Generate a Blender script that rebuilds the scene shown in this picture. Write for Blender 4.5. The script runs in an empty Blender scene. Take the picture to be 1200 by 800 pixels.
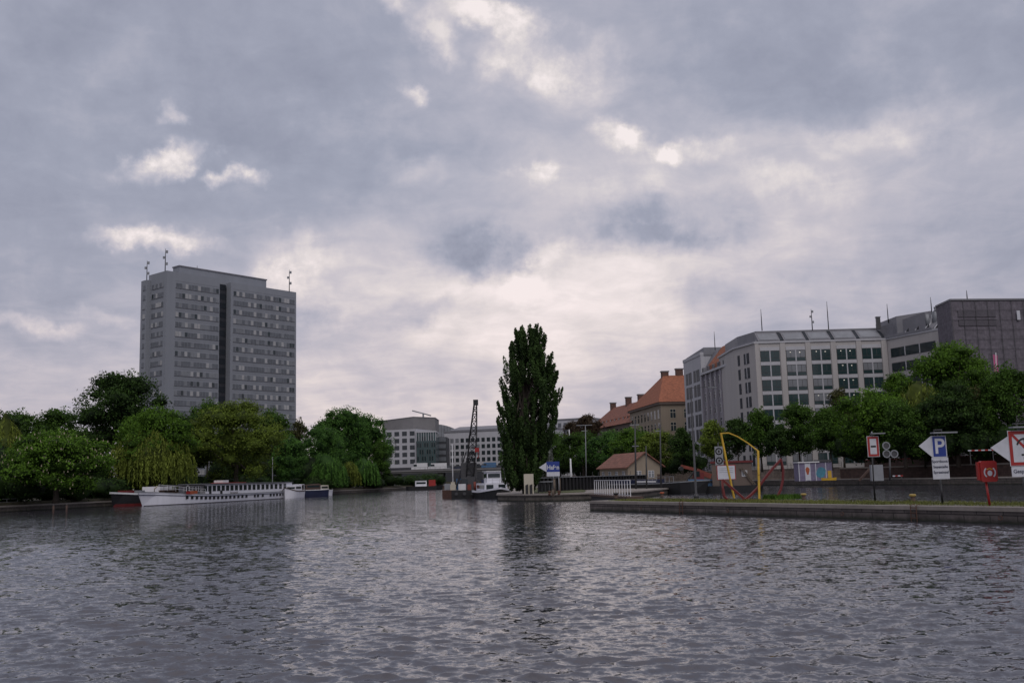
import bpy, math, random
import numpy as np
from mathutils import Matrix, Vector
R = math.radians
scene = bpy.context.scene
COL = scene.collection
random.seed(7)
# ------------------------------------------------------------------ camera
CAMH = 3.0; F_PX = 1169.0
PITCH = math.atan(160.0/F_PX); ROLL = 0.028
_F = Vector((0, math.cos(PITCH), math.sin(PITCH))); _R0 = Vector((1,0,0)); _U0 = Vector((0,-math.sin(PITCH), math.cos(PITCH)))
_R = _R0*math.cos(ROLL) - _U0*math.sin(ROLL); _U = _R0*math.sin(ROLL) + _U0*math.cos(ROLL)
def ray(px, py): return (_F*F_PX + _R*(px-600) + _U*(400-py)).normalized()
def at(px, py, Y):                      # where the sight line meets the world depth Y
    d = ray(px, py); return Vector((0,0,CAMH)) + d*(Y/d.y)
def onz(px, py, z=0.0):                 # where the sight line meets the level z
    d = ray(px, py); return Vector((0,0,CAMH)) + d*((z-CAMH)/d.z)
def on_line(px, py, P0, u):             # where the sight line meets a vertical wall: distance along it and height
    d = ray(px, py); den = d.x*u[1]-d.y*u[0]
    t = (P0[0]*u[1]-P0[1]*u[0])/den
    p = Vector((0,0,CAMH))+d*t
    return (p.x-P0[0])*u[0]+(p.y-P0[1])*u[1], p.z
cam_d = bpy.data.cameras.new('camera'); cam = bpy.data.objects.new('camera', cam_d); COL.objects.link(cam)
cam_d.sensor_width = 36; cam_d.lens = 36*F_PX/1200; cam_d.clip_start = .1; cam_d.clip_end = 9000
m = Matrix((_R, _U, -_F)).transposed().to_4x4(); m.translation = (0,0,CAMH); cam.matrix_world = m
scene.camera = cam
scene.view_settings.view_transform = 'Standard'; scene.view_settings.look = 'None'; scene.view_settings.exposure = 0
# ------------------------------------------------------------------ materials
class NT:
    def __init__(s, t): s.t = t
    def n(s, typ, **kw):
        nd = s.t.nodes.new(typ)
        for k, v in kw.items():
            if k.startswith('i_'): nd.inputs[k[2:].replace('_',' ')].default_value = v
            else: setattr(nd, k, v)
        return nd
    def l(s, a, b): s.t.links.new(a, b)
    def math(s, op, a, b=None, clamp=False):
        nd = s.t.nodes.new('ShaderNodeMath'); nd.operation = op; nd.use_clamp = clamp
        for i, v in enumerate((a, b)):
            if v is None: continue
            if isinstance(v, (int, float)): nd.inputs[i].default_value = v
            else: s.l(v, nd.inputs[i])
        return nd.outputs[0]
def rgba(c): return (c[0], c[1], c[2], 1)
MATS = {}
def mat(name, col, rough=.75, var=.18, scale=1.2, metal=0, bump=0, spec=.5, streak=False):
    if name in MATS: return MATS[name]
    mt = bpy.data.materials.new(name); mt.use_nodes = True; t = NT(mt.node_tree); b = mt.node_tree.nodes['Principled BSDF']
    tc = t.n('ShaderNodeTexCoord'); mp = t.n('ShaderNodeMapping'); t.l(tc.outputs['Object'], mp.inputs[0])
    if streak: mp.inputs['Scale'].default_value = (1, 1, .15)
    no = t.n('ShaderNodeTexNoise', i_Scale=scale, i_Detail=6.0, i_Roughness=.65); t.l(mp.outputs[0], no.inputs['Vector'])
    n2 = t.n('ShaderNodeTexNoise', i_Scale=scale*.17, i_Detail=3.0); t.l(tc.outputs['Object'], n2.inputs['Vector'])
    s = t.math('ADD', t.math('MULTIPLY', no.outputs[0], .65), t.math('MULTIPLY', n2.outputs[0], .35))
    mr = t.n('ShaderNodeMapRange'); t.l(s, mr.inputs[0]); mr.inputs[1].default_value=.3; mr.inputs[2].default_value=.7; mr.inputs[3].default_value=1-var; mr.inputs[4].default_value=1+var
    mx = t.n('ShaderNodeVectorMath', operation='SCALE'); mx.inputs[0].default_value = col[:3]; t.l(mr.outputs[0], mx.inputs['Scale'])
    t.l(mx.outputs[0], b.inputs['Base Color'])
    b.inputs['Roughness'].default_value = rough; b.inputs['Metallic'].default_value = metal; b.inputs['Specular IOR Level'].default_value = spec
    if bump:
        bp = t.n('ShaderNodeBump', i_Strength=bump, i_Distance=.05); t.l(no.outputs[0], bp.inputs['Height']); t.l(bp.outputs[0], b.inputs['Normal'])
    MATS[name] = mt; return mt
def blockmat(name, c1, c2, mortar, bw, bh, axes='xz', rough=.85, msize=.02, bump=.4, offset=.5):
    if name in MATS: return MATS[name]
    mt = bpy.data.materials.new(name); mt.use_nodes = True; t = NT(mt.node_tree); b = mt.node_tree.nodes['Principled BSDF']
    tc = t.n('ShaderNodeTexCoord'); sp = t.n('ShaderNodeSeparateXYZ'); t.l(tc.outputs['Object'], sp.inputs[0])
    cb = t.n('ShaderNodeCombineXYZ')
    if axes == 'xz': t.l(t.math('ADD', sp.outputs[0], sp.outputs[1]), cb.inputs[0])
    t.l(sp.outputs[2], cb.inputs[1])
    br = t.n('ShaderNodeTexBrick', offset=offset); t.l(cb.outputs[0], br.inputs['Vector'])
    br.inputs['Color1'].default_value = rgba(c1); br.inputs['Color2'].default_value = rgba(c2); br.inputs['Mortar'].default_value = rgba(mortar)
    br.inputs['Scale'].default_value = 1; br.inputs['Mortar Size'].default_value = msize; br.inputs['Brick Width'].default_value = bw; br.inputs['Row Height'].default_value = bh; br.inputs['Bias'].default_value = 0
    no = t.n('ShaderNodeTexNoise', i_Scale=1.4, i_Detail=7.0, i_Roughness=.7); t.l(tc.outputs['Object'], no.inputs['Vector'])
    mr = t.n('ShaderNodeMapRange'); t.l(no.outputs[0], mr.inputs[0]); mr.inputs[1].default_value=.3; mr.inputs[2].default_value=.7; mr.inputs[3].default_value=.6; mr.inputs[4].default_value=1.35
    mx = t.n('ShaderNodeVectorMath', operation='SCALE'); t.l(br.outputs[0], mx.inputs[0]); t.l(mr.outputs[0], mx.inputs['Scale'])
    if 'quay' in name:      # wet, algae-dark foot of the wall
        al = t.n('ShaderNodeMapRange', interpolation_type='SMOOTHSTEP'); t.l(t.math('ADD', sp.outputs[2], t.math('MULTIPLY', t.math('SUBTRACT', no.outputs[0], .5), .35)), al.inputs[0]); al.inputs[1].default_value=-.02; al.inputs[2].default_value=.32
        am = t.n('ShaderNodeMix', data_type='RGBA'); t.l(al.outputs[0], am.inputs[0]); am.inputs[6].default_value=(.014,.017,.010,1); t.l(mx.outputs[0], am.inputs[7]); t.l(am.outputs[2], b.inputs['Base Color'])
    else: t.l(mx.outputs[0], b.inputs['Base Color'])
    b.inputs['Roughness'].default_value = rough
    if bump:
        bp = t.n('ShaderNodeBump', i_Strength=bump, i_Distance=.05); t.l(no.outputs[0], bp.inputs['Height']); t.l(bp.outputs[0], b.inputs['Normal'])
    MATS[name] = mt; return mt
def leafmat(name, dark, light, trans=.3):
    if name in MATS: return MATS[name]
    mt = bpy.data.materials.new(name); mt.use_nodes = True; t = NT(mt.node_tree); b = mt.node_tree.nodes['Principled BSDF']
    a = t.n('ShaderNodeAttribute', attribute_name='tint')
    tc = t.n('ShaderNodeTexCoord'); no = t.n('ShaderNodeTexNoise', i_Scale=.45, i_Detail=3.0); t.l(tc.outputs['Object'], no.inputs['Vector'])
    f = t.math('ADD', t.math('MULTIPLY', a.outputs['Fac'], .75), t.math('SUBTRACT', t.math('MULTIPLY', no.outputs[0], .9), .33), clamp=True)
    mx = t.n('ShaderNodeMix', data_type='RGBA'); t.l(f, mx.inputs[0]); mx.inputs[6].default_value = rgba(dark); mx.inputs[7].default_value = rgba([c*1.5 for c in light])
    t.l(mx.outputs[2], b.inputs['Base Color']); b.inputs['Roughness'].default_value = .65; b.inputs['Specular IOR Level'].default_value = .15
    tr = t.n('ShaderNodeBsdfTranslucent'); t.l(mx.outputs[2], tr.inputs[0]); ms = t.n('ShaderNodeMixShader'); ms.inputs[0].default_value = trans
    t.l(b.outputs[0], ms.inputs[1]); t.l(tr.outputs[0], ms.inputs[2]); t.l(ms.outputs[0], mt.node_tree.nodes['Material Output'].inputs[0])
    MATS[name] = mt; return mt
M = {}
M['tower'] = mat('tower_concrete', (.232,.246,.280), .85, .12, .25, streak=True)
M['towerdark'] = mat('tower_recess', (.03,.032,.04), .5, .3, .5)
M['glass'] = mat('window_glass', (.02,.03,.034), .08, .3, .3, spec=.6)
M['glass_b'] = mat('window_glass_blind', (.19,.20,.22), .35, .3, .4)
M['glass_t'] = mat('tower_glass', (.13,.14,.16), .45, .35, .6, spec=.3)
M['curtain'] = mat('curtain', (.36,.36,.37), .8, .2, .8)
M['lit'] = mat('pale_yellow_curtain', (.5,.47,.28), .8, .1, 1)
M['glass_m'] = mat('matt_dark_glass', (.025,.03,.038), .4, .3, .5, spec=.15)
M['lilac'] = mat('lilac_grey_plaster', (.27,.255,.285), .85, .1, .5, streak=True)
M['roofm'] = blockmat('muted_roof_tile', (.23,.10,.07), (.19,.085,.06), (.13,.06,.045), .5, .4, msize=.03)
M['greenglass'] = mat('green_glass', (.025,.05,.052), .12, .3, .4, spec=.6)
M['teal'] = mat('teal_glass', (.06,.095,.10), .2, .3, .3, spec=.5)
M['stone'] = mat('limestone_cladding', (.41,.39,.385), .85, .12, .4, streak=True)
M['stone2'] = mat('pale_grey_plaster', (.43,.43,.46), .85, .12, .5, streak=True)
M['stoneD'] = mat('dark_stone', (.17,.165,.17), .85, .15, .5)
M['zinc'] = mat('zinc_roof', (.18,.18,.20), .55, .15, .5)
M['roof'] = blockmat('orange_roof_tile', (.34,.12,.062), (.27,.095,.05), (.18,.065,.035), .5, .45, msize=.03)
M['roofb'] = blockmat('brown_roof_tile', (.25,.095,.06), (.20,.075,.05), (.12,.05,.035), .5, .45, msize=.03)
M['beige'] = mat('beige_plaster', (.26,.215,.165), .9, .12, .5, streak=True)
M['cream'] = mat('cream_paint', (.48,.44,.36), .8, .1, 1)
M['beigeD'] = mat('brown_plaster', (.13,.10,.085), .9, .15, .5)
M['brick'] = blockmat('chimney_brick', (.12,.05,.035), (.09,.04,.03), (.1,.09,.08), .3, .1, msize=.01)
M['net'] = blockmat('scaffold_netting', (.135,.12,.145), (.12,.108,.13), (.16,.145,.17), 2.6, 2.0, msize=.05, bump=.2, offset=0)
M['netd'] = mat('netting_dark_strip', (.092,.084,.10), .9, .3, 3)
M['white'] = mat('white_paint', (.62,.62,.64), .5, .08, .8, streak=True)
M['hullwhite'] = mat('white_hull_paint', (.74,.74,.80), .4, .12, .7, streak=True)
M['black'] = mat('black_paint', (.012,.012,.014), .5, .3, 1)
M['dkgrey'] = mat('dark_grey_metal', (.05,.05,.055), .5, .25, 1)
M['grey'] = mat('grey_metal', (.22,.23,.25), .5, .15, 1)
M['red'] = mat('red_paint', (.30,.016,.014), .45, .15, 1)
M['sred'] = mat('sculpture_red', (.13,.012,.010), .5, .2, 1)
M['ytop'] = mat('worn_yellow', (.38,.27,.07), .6, .3, 3)
M['dkred'] = mat('dark_red_paint', (.13,.012,.012), .55, .3, 1)
M['rust'] = mat('rusty_steel', (.10,.045,.028), .85, .4, 1.5)
M['rustbeam'] = mat('red_oxide_steel', (.17,.035,.022), .7, .4, 1.2)
M['orange'] = mat('orange_paint', (.36,.08,.025), .5, .2, 1)
M['yellow'] = mat('yellow_paint', (.56,.35,.035), .55, .28, 3)
M['blue'] = mat('sign_blue', (.012,.035,.22), .45, .08, 1)
M['blueboat'] = mat('blue_boat_paint', (.06,.14,.27), .35, .2, .8)
M['navy'] = mat('navy_hull_paint', (.02,.025,.06), .3, .3, .8)
M['brown'] = mat('brown_timber', (.075,.045,.035), .8, .3, 1.5)
M['wood'] = mat('weathered_timber', (.13,.10,.075), .85, .3, 2)
M['bark'] = mat('tree_bark', (.05,.04,.032), .95, .35, 4, bump=.5)
M['barkp'] = mat('pale_bark', (.16,.14,.12), .95, .35, 4, bump=.5)
M['signwhite'] = mat('sign_white', (.50,.51,.56), .55, .16, 2.5)
M['turq'] = mat('turquoise_mural_paint', (.05,.20,.28), .6, .35, 2)
M['murals'] = mat('mural_violet_paint', (.16,.14,.22), .6, .4, 2.5)
M['lamplight'] = mat('ceiling_lamp', (.8,.78,.7), .6, .02, 1); _b = M['lamplight'].node_tree.nodes['Principled BSDF']; _b.inputs['Emission Color'].default_value=(1,.93,.8,1); _b.inputs['Emission Strength'].default_value=.55
M['rope'] = mat('rope', (.2,.17,.12), .9, .2, 4)
M['quay'] = blockmat('quay_granite', (.115,.097,.092), (.078,.066,.063), (.025,.021,.02), 1.6, .42, msize=.03)
M['coping'] = mat('granite_coping', (.23,.205,.185), .85, .25, 2, bump=.3)
M['quay2'] = blockmat('far_quay_stone', (.11,.095,.082), (.085,.072,.065), (.03,.027,.025), 1.8, .5, msize=.03)
M['sand'] = blockmat('sandstone_wall_blocks', (.23,.185,.15), (.19,.15,.125), (.10,.085,.07), 2.4, .8, msize=.03)
M['brickwall'] = blockmat('dark_brick_wall', (.10,.06,.05), (.078,.046,.04), (.05,.04,.035), .9, .35, msize=.02)
M['pave'] = mat('grey_paving', (.17,.155,.14), .9, .25, 1.5)
M['earth'] = mat('bank_earth', (.06,.055,.035), .95, .4, .7)
M['asphalt'] = mat('asphalt', (.05,.05,.052), .9, .2, 1)
M['concrete'] = mat('bridge_concrete', (.10,.10,.10), .9, .2, .5)
M['turf'] = mat('turf_soil', (.075,.085,.03), .95, .35, 1.5)
L_dark = leafmat('leaf_dark_green', (.006,.014,.005), (.050,.098,.020))
L_mid = leafmat('leaf_mid_green', (.009,.022,.005), (.075,.150,.022))
L_bright = leafmat('leaf_fresh_green', (.012,.030,.005), (.105,.205,.022))
L_fresh2 = leafmat('leaf_cool_green', (.010,.032,.009), (.090,.195,.036))
L_yel = leafmat('leaf_yellow_green', (.026,.042,.007), (.175,.240,.036))
L_willow = leafmat('leaf_willow', (.022,.034,.006), (.165,.205,.035))
L_pop = leafmat('leaf_poplar', (.007,.016,.006), (.055,.098,.026), .25)
L_brown = leafmat('leaf_brownish', (.020,.020,.010), (.085,.088,.030))
L_red = leafmat('leaf_copper', (.02,.014,.010), (.085,.060,.035))
L_flower = mat('chestnut_blossom', (.42,.36,.26), .8, .2, 2)
# ------------------------------------------------------------------ mesh builder
class MB:
    def __init__(s, m=None): s.v=[]; s.f=[]; s.mi=[]; s.mats=[]; s.m = m or Matrix.Identity(4); s.cur = 0; s.smooth = False; s.sm=[]
    def use(s, mt):
        if mt not in s.mats: s.mats.append(mt)
        s.cur = s.mats.index(mt); return s
    def face(s, *pts):
        b = len(s.v); s.v += [s.m @ Vector(p) for p in pts]; s.f.append(tuple(range(b, b+len(pts)))); s.mi.append(s.cur); s.sm.append(s.smooth)
    def box(s, x0,x1,y0,y1,z0,z1):
        b = len(s.v)
        s.v += [s.m @ Vector(p) for p in ((x0,y0,z0),(x1,y0,z0),(x1,y1,z0),(x0,y1,z0),(x0,y0,z1),(x1,y0,z1),(x1,y1,z1),(x0,y1,z1))]
        for q in ((0,3,2,1),(4,5,6,7),(0,1,5,4),(1,2,6,5),(2,3,7,6),(3,0,4,7)):
            s.f.append(tuple(b+i for i in q)); s.mi.append(s.cur); s.sm.append(False)
        return s
    def prism(s, poly, z0, z1):          # poly counter-clockwise
        n = len(poly); b = len(s.v)
        zs0 = z0 if isinstance(z0,(list,tuple)) else [z0]*n; zs1 = z1 if isinstance(z1,(list,tuple)) else [z1]*n
        s.v += [s.m @ Vector((p[0],p[1],zs0[i])) for i,p in enumerate(poly)] + [s.m @ Vector((p[0],p[1],zs1[i])) for i,p in enumerate(poly)]
        s.f.append(tuple(b+i for i in reversed(range(n)))); s.mi.append(s.cur); s.sm.append(False)
        s.f.append(tuple(b+n+i for i in range(n))); s.mi.append(s.cur); s.sm.append(False)
        for i in range(n):
            j=(i+1)%n; s.f.append((b+i,b+j,b+n+j,b+n+i)); s.mi.append(s.cur); s.sm.append(False)
        return s
    def tube(s, pts, rad, seg=6, caps=True):
        pts = [Vector(p) for p in pts]; n = len(pts)
        rr = rad if isinstance(rad,(list,tuple)) else [rad]*n
        b = len(s.v); up = Vector((0,0,1))
        for i,p in enumerate(pts):
            d = (pts[min(i+1,n-1)]-pts[max(i-1,0)]).normalized()
            a = d.cross(up)
            if a.length < .15: a = d.cross(Vector((1,0,0)))
            a.normalize(); c = d.cross(a).normalized()
            for k in range(seg):
                t = 2*math.pi*k/seg
                s.v.append(s.m @ (p + (a*math.cos(t)+c*math.sin(t))*rr[i]))
        for i in range(n-1):
            for k in range(seg):
                k2=(k+1)%seg
                s.f.append((b+i*seg+k,b+i*seg+k2,b+(i+1)*seg+k2,b+(i+1)*seg+k)); s.mi.append(s.cur); s.sm.append(seg>5)
        if caps:
            s.f.append(tuple(b+k for k in reversed(range(seg)))); s.mi.append(s.cur); s.sm.append(False)
            s.f.append(tuple(b+(n-1)*seg+k for k in range(seg))); s.mi.append(s.cur); s.sm.append(False)
        return s
    def beam(s, p0, p1, w=.1, h=None):
        h = h or w; p0=Vector(p0); p1=Vector(p1); d=(p1-p0).normalized(); a=d.cross(Vector((0,0,1)))
        if a.length<.05: a=Vector((1,0,0))
        a.normalize(); c=a.cross(d).normalized(); b=len(s.v)
        for p in (p0,p1):
            for sx,sz in ((-1,-1),(1,-1),(1,1),(-1,1)): s.v.append(s.m @ (p+a*(sx*w/2)+c*(sz*h/2)))
        for q in ((0,1,2,3),(7,6,5,4),(0,4,5,1),(1,5,6,2),(2,6,7,3),(3,7,4,0)):
            s.f.append(tuple(b+i for i in q)); s.mi.append(s.cur); s.sm.append(False)
        return s
    def mesh(s, name):
        me = bpy.data.meshes.new(name); me.from_pydata([tuple(v) for v in s.v], [], s.f)
        for mt in s.mats: me.materials.append(mt)
        me.polygons.foreach_set('material_index', s.mi); me.polygons.foreach_set('use_smooth', s.sm); me.update(); return me
    def obj(s, name, parent=None, loc=None, rz=0):
        o = bpy.data.objects.new(name, s.mesh(name)); COL.objects.link(o)
        if parent: o.parent = parent
        if loc is not None: o.location = loc
        o.rotation_euler = (0,0,rz); return o
def tag(o, label, cat, group=None, kind=None):
    if label: o['label'] = label
    if cat: o['category'] = cat
    if group: o['group'] = group
    if kind: o['kind'] = kind
    return o
def thing(name, label, cat, loc=(0,0,0), rz=0, group=None):
    o = bpy.data.objects.new(name, None); COL.objects.link(o); o.empty_display_size=.5
    o.location = loc; o.rotation_euler = (0,0,rz); return tag(o, label, cat, group)
def struct(name, mb, loc=None, rz=0): return tag(mb.obj(name, None, loc, rz), None, None, None, 'structure')
def link_copy(o, parent, loc=None, rz=None, name=None):
    c = o.copy(); COL.objects.link(c); c.parent = parent
    if loc is not None: c.location = loc
    if rz is not None: c.rotation_euler = (0,0,rz)
    return c
def copy_tree(o, label=None, loc=None, rz=None, scale=None):
    c = o.copy(); COL.objects.link(c)
    if label: c['label'] = label
    if loc is not None: c.location = loc
    if rz is not None: c.rotation_euler = (0,0,rz)
    if scale is not None: c.scale = scale
    for ch in list(o.children):
        d = ch.copy(); COL.objects.link(d); d.parent = c
        for g in list(ch.children):
            e = g.copy(); COL.objects.link(e); e.parent = d
    return c
# ------------------------------------------------------------------ sky
w = bpy.data.worlds.new('World'); scene.world = w; w.use_nodes = True; t = NT(w.node_tree); bg = w.node_tree.nodes['Background']
SUN_AZ = R(168); SUN_EL = R(42)
sk = t.n('ShaderNodeTexSky', sky_type='NISHITA', sun_disc=False, sun_elevation=SUN_EL, sun_rotation=SUN_AZ, air_density=1.3, dust_density=2.5)
tc = t.n('ShaderNodeTexCoord'); D = tc.outputs['Generated']
sp = t.n('ShaderNodeSeparateXYZ'); t.l(D, sp.inputs[0]); X,Y,Z = sp.outputs
Zc = t.math('MAXIMUM', Z, 0.0)
az = t.math('ARCTAN2', X, Y); el = t.math('ARCSINE', Z)
den = t.math('ADD', Zc, .16)
pc = t.n('ShaderNodeCombineXYZ'); t.l(t.math('DIVIDE', X, den), pc.inputs[0]); t.l(t.math('DIVIDE', Y, den), pc.inputs[1])
def noise(vec, sc, det=5.0, ro=.55, dist=0.0):
    n = t.n('ShaderNodeTexNoise', i_Scale=sc, i_Detail=det, i_Roughness=ro, i_Distortion=dist); t.l(vec, n.inputs['Vector']); return n
n_low = noise(pc.outputs[0], .75, 4.0, .5, .4); n_mid = noise(pc.outputs[0], 2.2, 6.0, .55, .3)
# ragged blob space: azimuth/elevation warped by noise
wa = noise(D, 7.0, 5.0, .6); wsp = t.n('ShaderNodeSeparateColor'); t.l(wa.outputs['Color'], wsp.inputs[0])
wb = noise(D, 26.0, 5.0, .65); wsp2 = t.n('ShaderNodeSeparateColor'); t.l(wb.outputs['Color'], wsp2.inputs[0])
azw = t.math('ADD', t.math('ADD', az, t.math('MULTIPLY', t.math('SUBTRACT', wsp.outputs[0], .5), .14)), t.math('MULTIPLY', t.math('SUBTRACT', wsp2.outputs[0], .5), .06))
elw = t.math('ADD', t.math('ADD', el, t.math('MULTIPLY', t.math('SUBTRACT', wsp.outputs[1], .5), .08)), t.math('MULTIPLY', t.math('SUBTRACT', wsp2.outputs[1], .5), .035))
ae = t.n('ShaderNodeCombineXYZ'); t.l(azw, ae.inputs[0]); t.l(elw, ae.inputs[1])
def blob(px, py, rx, ry, amp, rot=0):
    d = ray(px, py); a = math.atan2(d.x, d.y); e = math.asin(d.z)
    sb = t.n('ShaderNodeVectorMath', operation='SUBTRACT'); t.l(ae.outputs[0], sb.inputs[0]); sb.inputs[1].default_value = (a, e, 0)
    if rot:
        ro = t.n('ShaderNodeVectorRotate', rotation_type='Z_AXIS'); ro.inputs['Angle'].default_value = R(rot); t.l(sb.outputs[0], ro.inputs['Vector']); src = ro.outputs[0]
    else: src = sb.outputs[0]
    ml = t.n('ShaderNodeVectorMath', operation='MULTIPLY'); t.l(src, ml.inputs[0]); ml.inputs[1].default_value = (F_PX/rx, F_PX/ry, 0)
    ln = t.n('ShaderNodeVectorMath', operation='LENGTH'); t.l(ml.outputs[0], ln.inputs[0])
    mr = t.n('ShaderNodeMapRange', interpolation_type='SMOOTHERSTEP'); t.l(ln.outputs['Value'], mr.inputs[0])
    mr.inputs[1].default_value = 0; mr.inputs[2].default_value = 2.0; mr.inputs[3].default_value = amp; mr.inputs[4].default_value = 0
    return mr.outputs[0]
BRIGHT = [(200, 190, 35.4, 13.8, 0.76, -22), (268, 214, 21.3, 8.2, 0.62, 0), (172, 280, 48.7, 11.9, 0.62, 4), (212, 128, 19.4, 10.0, 0.53, 0), (478, 107, 19.4, 10.0, 0.57, 0), (585, 18, 74.6, 14.3, 0.54, 12), (520, 42, 37.3, 17.7, 0.44, 20), (648, 68, 53.3, 22.1, 0.49, 8), (690, 105, 44.3, 18.4, 0.34, 0), (722, 160, 35.4, 13.8, 0.53, 15), (618, 203, 23.0, 11.9, 0.53, 0), (825, 178, 44.3, 11.9, 0.34, 0), (790, 185, 22.1, 11.0, 0.34, 0), (48, 376, 37.2, 9.2, 0.38, 8), (120, 362, 26.6, 8.2, 0.24, 8), (640, 298, 23.0, 12.9, 0.38, 0), (480, 205, 35.4, 16.5, 0.24, 0), (350, 296, 53.1, 23.9, 0.34, 0), (330, 330, 44.3, 20.2, 0.29, 0), (620, 330, 35.4, 20.2, 0.24, 0), (745, 225, 53.1, 16.5, 0.21, 0), (1080, 150, 53.1, 18.4, 0.17, 8), (1010, 170, 97.4, 14.7, 0.24, 12), (930, 215, 79.7, 20.2, 0.24, 5), (455, 10, 21.3, 9.2, 0.38, 0)]
SOFT = [(500,420,260,110,.36,0),(480,530,300,60,.24,0),(700,350,230,70,.32,0),(900,240,300,90,.29,0),(1050,330,200,60,.08,0),(60,465,160,50,.16,0),(640,150,180,110,.14,0),(210,230,120,90,.10,0)]
DARK = [(562,298,58,26,-.44,0),(752,272,95,30,-.40,0),(600,315,60,14,-.14,0),(488,366,38,13,-.24,0),(376,369,34,13,-.24,0),(822,348,34,13,-.16,0),(820,285,45,14,-.15,0),(130,70,260,110,-.12,0),(390,170,170,70,-.10,0),(960,70,260,70,-.13,0),(1120,290,130,50,-.10,0),(60,260,140,60,-.08,0),(330,400,60,20,-.10,0)]
def total(lst):
    acc = None
    for b_ in lst:
        v = blob(*b_); acc = v if acc is None else t.math('ADD', acc, v)
    return acc
det = noise(D, 16.0, 6.0, .62); detf = t.n('ShaderNodeMapRange'); t.l(det.outputs[0], detf.inputs[0])
detf.inputs[1].default_value=.36; detf.inputs[2].default_value=.60; detf.inputs[3].default_value=.25; detf.inputs[4].default_value=1.25
bright = t.math('MULTIPLY', total(BRIGHT), detf.outputs[0])
soft = total(SOFT); dark = t.math('MULTIPLY', total(DARK), detf.outputs[0])
v = t.math('ADD', .285, t.math('MULTIPLY', t.math('SUBTRACT', n_low.outputs[0], .5), .62))
v = t.math('ADD', v, t.math('MULTIPLY', t.math('SUBTRACT', n_mid.outputs[0], .5), .42))
n_str = noise(D, 9.0, 6.0, .6, .5); n_fin = noise(pc.outputs[0], 6.5, 7.0, .62, .5)
v = t.math('ADD', v, t.math('MULTIPLY', t.math('SUBTRACT', n_fin.outputs[0], .5), .40))
v = t.math('ADD', v, t.math('MULTIPLY', t.math('SUBTRACT', n_str.outputs[0], .5), .48))
zen = t.n('ShaderNodeMapRange', interpolation_type='SMOOTHSTEP'); t.l(el, zen.inputs[0]); zen.inputs[1].default_value=.50; zen.inputs[2].default_value=1.15; zen.inputs[3].default_value=0; zen.inputs[4].default_value=.42
v = t.math('ADD', v, zen.outputs[0]); v = t.math('ADD', v, bright); v = t.math('ADD', v, soft); v = t.math('ADD', v, dark)
cr = t.n('ShaderNodeValToRGB'); t.l(v, cr.inputs[0]); e = cr.color_ramp.elements
e[0].position = 0; e[0].color = (.29,.305,.39,1); e[1].position = 1.0; e[1].color = (.96,.87,.86,1)
for p, c in ((.25,(.365,.38,.47)),(.45,(.475,.47,.55)),(.65,(.61,.575,.625)),(.82,(.77,.71,.71))):
    q = cr.color_ramp.elements.new(p); q.color = rgba(c)
# a little warmer close to the horizon
wf = t.n('ShaderNodeMapRange'); t.l(el, wf.inputs[0]); wf.inputs[1].default_value=0.0; wf.inputs[2].default_value=.30; wf.inputs[3].default_value=1; wf.inputs[4].default_value=0
wm = t.n('ShaderNodeMix', data_type='RGBA', blend_type='MULTIPLY'); t.l(wf.outputs[0], wm.inputs[0]); t.l(cr.outputs[0], wm.inputs[6]); wm.inputs[7].default_value = (1.03,.962,.957,1)
bst = t.n('ShaderNodeVectorMath', operation='SCALE'); t.l(sk.outputs[0], bst.inputs[0]); bst.inputs['Scale'].default_value = .08
mx = t.n('ShaderNodeMix', data_type='RGBA'); mx.inputs[0].default_value = .93; t.l(bst.outputs[0], mx.inputs[6]); t.l(wm.outputs[2], mx.inputs[7])
t.l(mx.outputs[2], bg.inputs[0]); bg.inputs[1].default_value = 1.0
sd = bpy.data.lights.new('sun','SUN'); sd.energy = .85; sd.angle = R(40); sd.color = (1,.95,.90)
so = bpy.data.objects.new('sun', sd); COL.objects.link(so)
sdir = Vector((math.sin(SUN_AZ)*math.cos(SUN_EL), math.cos(SUN_AZ)*math.cos(SUN_EL), math.sin(SUN_EL)))
so.rotation_euler = sdir.to_track_quat('Z','Y').to_euler()
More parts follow.
